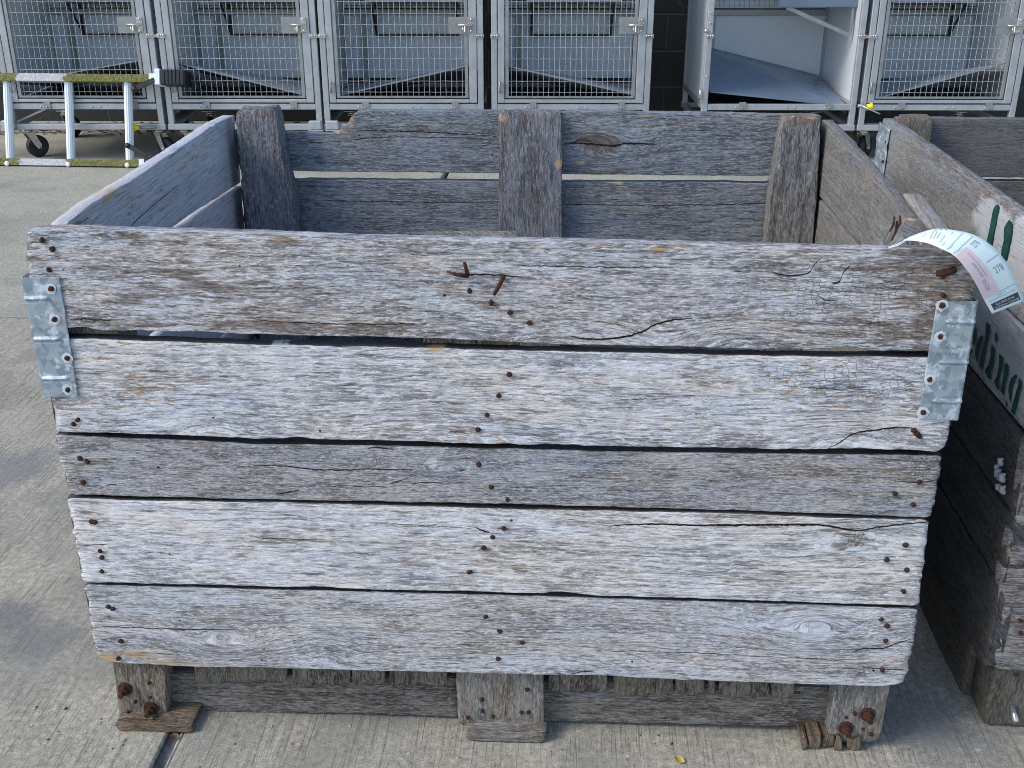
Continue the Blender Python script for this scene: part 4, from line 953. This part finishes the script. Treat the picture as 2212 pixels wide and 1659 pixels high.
# galvanised corner straps
def strap(cs, ribs, nl, seed, side, nm='corner_strap'):
    """cs: px corners tl, tr, br, bl"""
    P4 = [gy(x, y, -.0012) for x, y in cs]; nu_, nv_ = 30, 220; P = []
    for j in range(nv_):
        t = j/(nv_-1); row = []
        for i in range(nu_):
            s = i/(nu_-1); q = (P4[0]*(1-s)+P4[1]*s)*(1-t)+(P4[3]*(1-s)+P4[2]*s)*t
            se = s if side < 0 else 1-s     # 0 at the outer edge
            h = 0
            for (rt, rl, rr) in ribs:
                if rl < se < rr:
                    ed = min(1, (rr-se)/.08, (se-rl)/.05+(1 if rl <= 0 else 0))
                    dd = (t-rt)/.011
                    h += .0036*math.exp(-dd*dd)*max(0, ed)-.0014*math.exp(-((t-rt-.026)/.010)**2)*max(0, ed)
            h += .0002*float(fbm(s*3, t*8, seed, 3)); q = q.copy(); q[1] -= max(-.0006, h)
            # rounded corners on the inner edge
            row.append(q-CO)
        P.append(row)
    P = np.array(P)
    mb = MB(); mb.grid(P)
    # wrap round the corner
    edge = P[:, 0] if side < 0 else P[:, -1]; W2 = []
    for q in edge: W2.append([q, q+np.array([side*.0015, .003, 0]), q+np.array([side*.0018, .03, 0]), q+np.array([side*.0018, .075, 0])])
    mb.grid(W2)
    o = mb.build(nm, M['galv'], crate)
    so_ = o.modifiers.new('s', 'SOLIDIFY'); so_.thickness = .0014; so_.offset = 0
    for (x, y) in nl:
        nail(gy(x, y, -.0035), o, CO)
        hb = MB(); c = gy(x, y, -.0029)-CO; n = 22; rr = [.0078*(1+.12*random.uniform(-1, 1)) for _ in range(n)]
        hb.add([c+np.array([rr[i]*math.cos(6.2832*i/n), 0, rr[i]*math.sin(6.2832*i/n)]) for i in range(n)]+[c+np.array([0, -.0004, 0])], [(i, (i+1) % n, n) for i in range(n)])
        hb.build('zinc_bloom', M['bloom'], o)
    return o
RIBS = [(.165, -.01, .66), (.50, .02, .80), (.835, .05, .85)]
s1 = strap([(47, 600), (129, 599), (169, 857), (95, 858)], RIBS, [(110, 624), (118, 690), (145, 774), (146, 842)], 3, -1)
s2 = strap([(2024, 651), (2111, 651), (2068, 908), (1982, 905)], [(.165, -.01, .70), (.50, -.01, .70), (.835, -.01, .72)], [(2035, 660), (2031, 727), (2008, 820), (1994, 891)], 4, 1)

# ------------------------------------------------------------------ lettering helpers
def text_mesh(txt, size=1.0):
    cu = bpy.data.curves.new('t', 'FONT'); cu.body = txt; cu.size = size; cu.resolution_u = 3
    o = bpy.data.objects.new('t', cu); C.objects.link(o); bpy.context.view_layer.update()
    dg = bpy.context.evaluated_depsgraph_get(); me = bpy.data.meshes.new_from_object(o.evaluated_get(dg))
    v = np.array([q.co[:] for q in me.vertices]); f = [tuple(p.vertices) for p in me.polygons]
    bpy.data.objects.remove(o); bpy.data.meshes.remove(me); return v, f
def put_text(mb, txt, fn, x, y, h, wd=None, rot=0.0):
    """fn maps (a,b) -> 3d. h letter height, wd total width"""
    v, f = text_mesh(txt)
    v = v[:, :2]; x0, x1 = v[:, 0].min(), v[:, 0].max(); y0, y1 = v[:, 1].min(), v[:, 1].max()
    s = h/.70; sx = (wd/(x1-x0)) if wd else s
    a = (v[:, 0]-x0)*sx; b = v[:, 1]*s
    c, sn = math.cos(rot), math.sin(rot)
    mb.add([fn(x+p*c-q*sn, y+p*sn+q*c) for p, q in zip(a, b)], f)
# faint stamped letters on the right strap
P4 = [gy(x, y, -.0048)-CO for x, y in ((2024, 651), (2111, 651), (2068, 908), (1982, 905))]
def onstrap(a, b):
    return (P4[0]*(1-a)+P4[1]*a)*(1-b)+(P4[3]*(1-a)+P4[2]*a)*b
mb = MB()
for (t, x, y, h, wd) in (('DELUXE', .30, .285, .022, .42), ('ATERVLIET', .25, .39, .024, .52), ('MI. 49098', .20, .448, .026, .56)):
    put_text(mb, t, lambda a, b: onstrap(a, 2*y-b), x, y, h, wd)
mb.build('stamped_lettering', smat('stamp_grey', (.17, .20, .22), .6, .2, .3, 60), s2)

# ================================================================== PRICE TAG
tgp = gy(1955, 522, -.01)
tagE = empty('price_tag', tuple(gy(1975, 512, -.01)), 'white paper price tag with pink sticker on the top right corner of the front crate', 'price tag')
toff = np.array(tagE.location)
up = [(1951, 519, -.004), (1975, 508, -.010), (2017, 495, -.020), (2060, 497, -.032), (2110, 510, -.040), (2152, 540, -.042), (2182, 580, -.040), (2198, 615, -.036), (2212, 651, -.030)]
lo_ = [(1951, 520, -.008), (1972, 520, -.020), (2002, 525, -.042), (2030, 536, -.056), (2062, 553, -.064), (2090, 585, -.066), (2111, 618, -.062), (2127, 650, -.056), (2143, 678, -.050)]
def poly3(pl):
    P = np.array([gy(x, y, d) for x, y, d in pl]); t = np.linspace(0, 1, len(P))
    def f(s):
        k = s*(len(P)-1); i = int(min(len(P)-2, max(0, math.floor(k)))); t_ = k-i
        p0, p1, p2, p3 = P[max(i-1, 0)], P[i], P[i+1], P[min(i+2, len(P)-1)]
        return .5*((2*p1)+(-p0+p2)*t_+(2*p0-5*p1+4*p2-p3)*t_**2+(-p0+3*p1-3*p2+p3)*t_**3)
    return f
fu, fl_ = poly3(up), poly3(lo_)
def onpaper(s, t, lift=.0004):
    """s along the tag 0..1, t across 0 lower edge..1 upper edge"""
    a, b = fl_(s), fu(s); p = a+(b-a)*t
    d1 = fu(min(1, s+.01))-fu(max(0, s-.01)); d2 = b-a; n = np.cross(d1, d2); n = n/(np.linalg.norm(n)+1e-9)
    if n[1] > 0: n = -n
    return p+n*lift-toff
mb = MB(); mb.grid([[onpaper(s, t, 0) for t in np.linspace(0, 1, 8)] for s in np.linspace(0, 1, 50)])
pp = mb.build('paper', M['paper'], tagE); sm_ = pp.modifiers.new('s', 'SOLIDIFY'); sm_.thickness = .0003
# printed side: writing reads across the tag, from lower edge to upper edge
mb = MB(); T = lambda x, y: onpaper(y, x)       # x across (0..1), y along
def ptxt(mb_, t, x, y, h, wd): put_text(mb_, t, lambda a, b: onpaper(2*y-b, a, .0007), x, y, h, wd)
for y in (.43, .485, .65, .86):
    xa = {.43: .30, .485: .34, .65: .55, .86: .12}[y]
    mb.grid([[onpaper(y+dy, x, .0006) for x in np.linspace(xa, .93, 8)] for dy in (-.0018, .0018)])
ptxt(mb, 'Date:', .05, .44, .020, .24); ptxt(mb, 'Price:', .05, .495, .020, .28)
ptxt(mb, '278', .62, .545, .038, .22); ptxt(mb, '278', .60, .735, .042, .26)
ptxt(mb, 'REMOVE', .38, .882, .010, .24); ptxt(mb, 'BOTTOM PORTION AND PAY INSIDE', .10, .900, .010, .78)
ptxt(mb, '000-000-0000', .22, .355, .010, .45); ptxt(mb, 'www.                 .com', .12, .385, .012, .75)
for (a, b, c_) in ((.20, .26, .85), (.24, .285, .80), (.28, .31, .75)):
    mb.grid([[onpaper(b+dy, x, .0006) for x in np.linspace(a+.1, c_, 6)] for dy in (-.003, .003)])
for (x, y) in ((.86, .27), (.92, .30), (.94, .335)):
    mb.grid([[onpaper(y+dy, x+dx, .0006) for dx in (-.03, .03)] for dy in (-.006, .006)])
mb.build('print', M['ink'], tagE, None)
mb = MB(); mb.grid([[onpaper(s, t, .0006) for t in np.linspace(.10, .92, 5)] for s in np.linspace(.915, .968, 5)]); mb.build('print_block', M['inkbox'], tagE)
mb = MB(); 
put_text(mb, 'ALL SALES FINAL', lambda a, b: onpaper(2*.937-b, a, .0010), .22, .937, .014, .56); put_text(mb, 'NO RETURNS or EXCHANGES', lambda a, b: onpaper(2*.960-b, a, .0010), .14, .960, .013, .74)
mb.build('print_reversed', M['paper'], tagE)
mb = MB(); mb.grid([[onpaper(s, t, .0011) for t in np.linspace(.0, .46, 5)] for s in np.linspace(.505, .86, 16)]); pk = mb.build('pink_sticker', M['pink'], tagE)
mb = MB(); put_text(mb, '#275.00', lambda a, b: onpaper(a, b, .0016), .60, .20, .07, .11); put_text(mb, '0125', lambda a, b: onpaper(a, b, .0016), .73, .15, .12, .08)
mb.grid([[onpaper(s, t, .0015) for t in (.33, .345)] for s in np.linspace(.54, .72, 6)]); mb.build('print', M['ink'], pk)
mb = MB(); mb.grid([[onpaper(s, t, .0007) for t in np.linspace(.45, .8, 3)] for s in np.linspace(.185, .215, 3)]); mb.build('logo_mark', M['pink'], tagE)
mb = MB()
for dz in (0, .0022):
    p0 = gy(1919, 536, -.002)-toff; p1 = onpaper(.06, .5)
    mb.tube([p0+np.array([0, 0, dz*.5]), (p0+p1)/2+np.array([0, -.003, -.001+dz]), p1], .0007, 6)
mb.build('string', M['string'], tagE)

# ================================================================== THE SECOND CRATE
X2, Y2, B2 = .745, .07, 1.055
C2 = np.array([1.3, .56, 0.])
crate2 = empty('wooden_crate', tuple(C2), 'darker plank crate with green stencilled letters, cut off by the right edge', 'crate')
XE = 1.90
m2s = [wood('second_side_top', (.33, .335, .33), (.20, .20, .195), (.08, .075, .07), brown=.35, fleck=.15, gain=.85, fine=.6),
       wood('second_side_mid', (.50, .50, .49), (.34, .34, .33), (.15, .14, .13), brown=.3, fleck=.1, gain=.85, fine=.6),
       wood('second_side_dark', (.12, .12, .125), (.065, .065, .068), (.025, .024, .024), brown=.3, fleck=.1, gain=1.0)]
def bx2(x, y, rx, rz, st, ch): q = gx(x, y, X2); return (ch, q[1], q[2], rx, rz, st)
def sp2(t, b, mat, seed, **k): return board('side_plank', (X2, 0, 0), (0, 1, 0), (-1, 0, 0), t, b, .024, mat, crate2, C2, seed=seed, **k)
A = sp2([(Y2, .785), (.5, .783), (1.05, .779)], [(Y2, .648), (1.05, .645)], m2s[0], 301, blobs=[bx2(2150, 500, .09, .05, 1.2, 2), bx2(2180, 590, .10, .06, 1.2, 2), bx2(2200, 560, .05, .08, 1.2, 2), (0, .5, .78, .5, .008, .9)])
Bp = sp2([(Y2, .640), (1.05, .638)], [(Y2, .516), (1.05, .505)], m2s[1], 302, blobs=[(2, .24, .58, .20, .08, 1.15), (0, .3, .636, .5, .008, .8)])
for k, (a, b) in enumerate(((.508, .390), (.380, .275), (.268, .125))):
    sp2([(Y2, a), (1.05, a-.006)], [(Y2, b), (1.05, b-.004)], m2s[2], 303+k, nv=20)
# green stencil strokes traced on the side plank
ST = [[(1840, 0)]]
def stroke(pl, parent):
    P = [gx(x, y, X2-.0028) for x, y in pl]; mb = MB()
    c = sum(P)/len(P)-C2; mb.add([q-C2 for q in P]+[c], [(i, (i+1) % len(P), len(P)) for i in range(len(P))]); return mb
zz = lambda pts: [(2071+x/5.31, 625.3+y/5.31) for x, y in pts]      # crop (2650,800) scale
up_ = [[(2153, 441), (2158, 444), (2157, 455), (2153, 470), (2150, 485), (2146, 505), (2142, 528), (2131, 522), (2136, 500), (2140, 480), (2143, 462), (2147, 448)],
       [(2180, 474), (2186, 482), (2186, 500), (2182, 520), (2178, 540), (2172, 562), (2162, 556), (2163, 540), (2168, 520), (2168, 506), (2169, 492), (2174, 482)]]
lw_ = [zz([(310, 370), (365, 410), (360, 480), (330, 600), (310, 720), (295, 800), (275, 930), (230, 870), (245, 790), (280, 640), (300, 560), (315, 440)]),
       zz([(262, 520), (287, 545), (270, 590), (245, 660), (230, 740), (215, 840), (190, 780), (188, 700), (200, 640), (225, 560)]),
       zz([(425, 490), (445, 530), (443, 590), (430, 610), (412, 580), (410, 520)]),
       zz([(378, 630), (420, 690), (412, 760), (400, 830), (395, 890), (375, 940), (370, 1030), (340, 1020), (300, 950), (305, 920), (335, 920), (350, 830), (370, 740), (368, 680)]),
       zz([(465, 735), (515, 790), (510, 850), (490, 930), (470, 1020), (460, 1060), (465, 1130), (450, 1150), (400, 1060), (415, 1035), (435, 1030), (445, 960), (465, 840)]),
       zz([(545, 840), (575, 880), (570, 940), (552, 1020), (535, 1090), (522, 1215), (480, 1170), (482, 1130), (500, 1060), (515, 960), (518, 870)]),
       zz([(650, 975), (675, 990), (650, 1040), (620, 1110), (605, 1180), (600, 1310), (575, 1240), (568, 1160), (575, 1090), (600, 1020)]),
       zz([(690, 1005), (725, 1060), (720, 1120), (700, 1200), (670, 1320), (640, 1440), (595, 1400), (615, 1320), (650, 1200), (680, 1090)]),
       zz([(205, 440), (207, 520), (190, 600), (180, 640), (155, 610), (150, 560), (165, 500), (190, 430)]),
       zz([(160, 680), (158, 710), (135, 740), (130, 720)]),
       zz([(545, 1285), (562, 1310), (555, 1360), (540, 1340), (532, 1310)])]
for src, par in ((up_, A), (lw_, Bp)):
    mb = MB()
    for s_ in src: mm = stroke(s_, par); mb.add(mm.v, mm.f)
    lo = mb.build('stencil_letters', M['green'], par)
# back wall, front wall, posts, base
m2b = wood('second_back', (.20, .195, .195), (.13, .125, .125), (.06, .055, .053), brown=.3, fleck=.05, gain=.8, fine=.5, pits=False)
for k, (a, b) in enumerate(((.782, .660), (.652, .53), (.52, .40), (.39, .27), (.26, .13))):
    board('back_plank', (0, B2-.024, 0), X, FR, [(X2+.025, a), (XE-.025, a)], [(X2+.025, b), (XE-.025, b)], .022, m2b, crate2, C2, seed=320+k, nu=180, nv=16, rough=.8)
m2f = [wood('second_front', (.34, .33, .33), (.18, .165, .16), (.05, .042, .04), brown=.4, fleck=.35, gain=1.2), wood('second_leg', (.17, .16, .14), (.10, .09, .078), (.04, .035, .03), brown=.4, fleck=.05, gain=.9)]
for k, (a, b) in enumerate(((.785, .655), (.645, .52), (.51, .375), (.366, .310), (.303, .122))):
    board('front_plank', (0, Y2, 0), X, FR, [(X2-.002, a), (XE, a)], [(X2+(.002 if k < 4 else .014), b), (XE, b)], .024, m2f[0], crate2, C2, seed=330+k, nu=260, nv=22, blobs=[(3, X2+.001, (a+b)/2, .003, .07, .45)])
for (x, y) in ((2205, 1367), (2205, 1341), (2195, 1457)): nail(gy(x, y, Y2-.001), crate2, C2)
for k, (a, b) in enumerate(((.785, .655), (.645, .52), (.51, .375), (.366, .122))):
    board('side_plank', (XE-.02, 0, 0), (0, 1, 0), (-1, 0, 0), [(Y2+.02, a), (B2, a)], [(Y2+.02, b), (B2, b)], .02, m2b, crate2, C2, seed=340+k, nu=60, nv=8)
def zp2(x0, x1, y0, th, z0, z1, mat, seed, nm, rough=1.5):
    return board(nm, (0, y0, 0), (0, 0, 1), FR, [(z0, x1), (z1, x1)], [(z0, x0), (z1, x0)], th, mat, crate2, C2, seed=seed, swap=np.cross((0, 0, 1.), FR)[0] < 0, nu=120, nv=16, rough=rough)
m2p = wood('second_post', (.22, .19, .165), (.14, .118, .10), (.06, .05, .042), brown=.4, fleck=.05, gain=.8)
zp2(X2+.026, .83, B2-.07, .044, .14, .790, m2p, 351, 'corner_post', .6); zp2(X2+.026, .83, Y2+.026, .05, .14, .78, m2p, 352, 'corner_post')
lgx = gz(2116, 1552)[0]
zp2(.768, .90, Y2+.012, .07, .004, .13, m2f[1], 353, 'leg', 1.2)
zp2(1.75, 1.87, Y2+.012, .07, .004, .13, m2f[1], 354, 'leg', 1.2)
board('base_beam', (.760, 0, 0), (0, 1, 0), (-1, 0, 0), [(Y2+.085, .12), (B2, .12)], [(Y2+.085, .0), (B2, .0)], .06, m2f[1], crate2, C2, seed=355, nu=60, nv=8)
board('base_beam', (0, Y2+.03, 0), X, FR, [(.90, .10), (1.75, .10)], [(.90, .02), (1.75, .02)], .04, m2f[1], crate2, C2, seed=356, nu=60, nv=8)
q = gy(2190, 1544, Y2-.0)-C2; mb = MB(); mb.tube([q+np.array([0, .012, .008]), q+np.array([0, -.012, -.004])], .0045, 10); mb.build('bolt', M['chrome'], crate2)
board('deck_plank', (0, 1.0, 0), X, (0, 0, 1), [(X2+.03, .87), (XE-.03, .87)], [(X2+.03, 0), (XE-.03, 0)], .02, m2b, crate2, C2-np.array([0, 0, .135]), seed=360, nu=60, nv=20)
# strap at the far left corner, on the side face
mb = MB(); P = []
for z in np.linspace(.648, .768, 30): P.append([(X2-.002-.002*max(0, math.sin((z-.648)*90))**6, y, z) for y in np.linspace(.972, 1.058, 6)]+[(X2+.03, 1.060, z)])
mb.grid(np.array(P)-C2); o = mb.build('corner_strap', M['galv'], crate2); so_ = o.modifiers.new('s', 'SOLIDIFY'); so_.thickness = .0014
for z in (.74, .70, .665): nail((X2-.004, .985, z), o, C2, (-1, 0, 0), .8)

# ------------------------------------------------------------------ small litter
mb = MB(); c = gx(2170, 1028, X2-.004)
for k in range(7):
    q = c+np.array([-.002, random.uniform(-.018, .018), random.uniform(-.022, .022)]); r_ = random.uniform(.005, .010)
    mb.tube([q+np.array([0, 0, -r_]), q+np.array([-.003, 0, -.3*r_]), q+np.array([-.004, .002, .5*r_]), q+np.array([0, 0, r_])], [.3*r_, .8*r_, .7*r_, .2*r_], 7)
tag(mb.build('paper_scrap', smat('scrap', (.40, .41, .42), .8, 0, .15, 80)), 'crumpled white scrap stuck to the dark side of the second crate', 'litter')

# grit and splinters lying on the concrete (nobody could count it)
mb = MB()
for k in range(260):
    x = random.uniform(-1.9, 1.1); y = random.uniform(-.35, 1.6)
    if k % 2: x = random.uniform(-.75, .75); y = random.gauss(-.01, .05)
    r_ = random.uniform(.0007, .0020)*(1.4 if k % 9 == 0 else 1); a = random.uniform(0, 6.28); e_ = random.uniform(1, 2.2)
    ca, sa = math.cos(a), math.sin(a); vs = []
    for (p, q, z) in ((1, 0, .3), (.3, .8, .2), (-.8, .4, .3), (-.6, -.7, .2), (.5, -.8, .3), (0, 0, 1.1), (0, 0, -.1)):
        p *= e_; vs.append((x+r_*(p*ca-q*sa), y+r_*(p*sa+q*ca), .0004+r_*max(0, z)))
    mb.add(vs, [(i, (i+1) % 5, 5) for i in range(5)])
gm_ = smat('grit_dark', (.06, .052, .045), .9, 0, .4, 200); go = mb.build('grit', gm_); go.data.materials.append(smat('grit_pale', (.45, .43, .38), .9, 0, .3, 200)); go.data.materials.append(smat('grit_brown', (.20, .11, .06), .9, 0, .3, 200))
go.data.polygons.foreach_set('material_index', [((i//5)*7919) % 5 % 3 for i in range(len(mb.f))])
tag(go, 'loose grit and wood crumbs scattered on the concrete round the crate', 'grit', kind='stuff')
def litter_leaf(px_, py_, L_, mat, lab, rz):
    c = gz(px_, py_, 0); m = MB(); P = []
    for i in range(9):
        t = i/8; w_ = L_*.28*math.sin(math.pi*t)**.8
        P.append([((t-.5)*L_, -w_, .004+.003*math.cos(t*5)), ((t-.5)*L_, 0, .0015+.002*math.cos(t*5)), ((t-.5)*L_, w_, .005+.002*math.sin(t*4))])
    m.grid(P); o = m.build('dry_leaf', mat); o.location = (c[0], c[1], 0); o.rotation_euler = (0, 0, rz)
    tag(o, lab, 'leaf')
litter_leaf(378, 1594, .016, LC[1], 'tiny rust brown leaf lying in the joint by the left foot of the crate', .3)
litter_leaf(1468, 1645, .018, smat('leaf_yellow', (.42, .33, .06), .6, 0, .1, 60), 'tiny yellow leaf on the concrete before the crate, right of the middle foot', -.5)
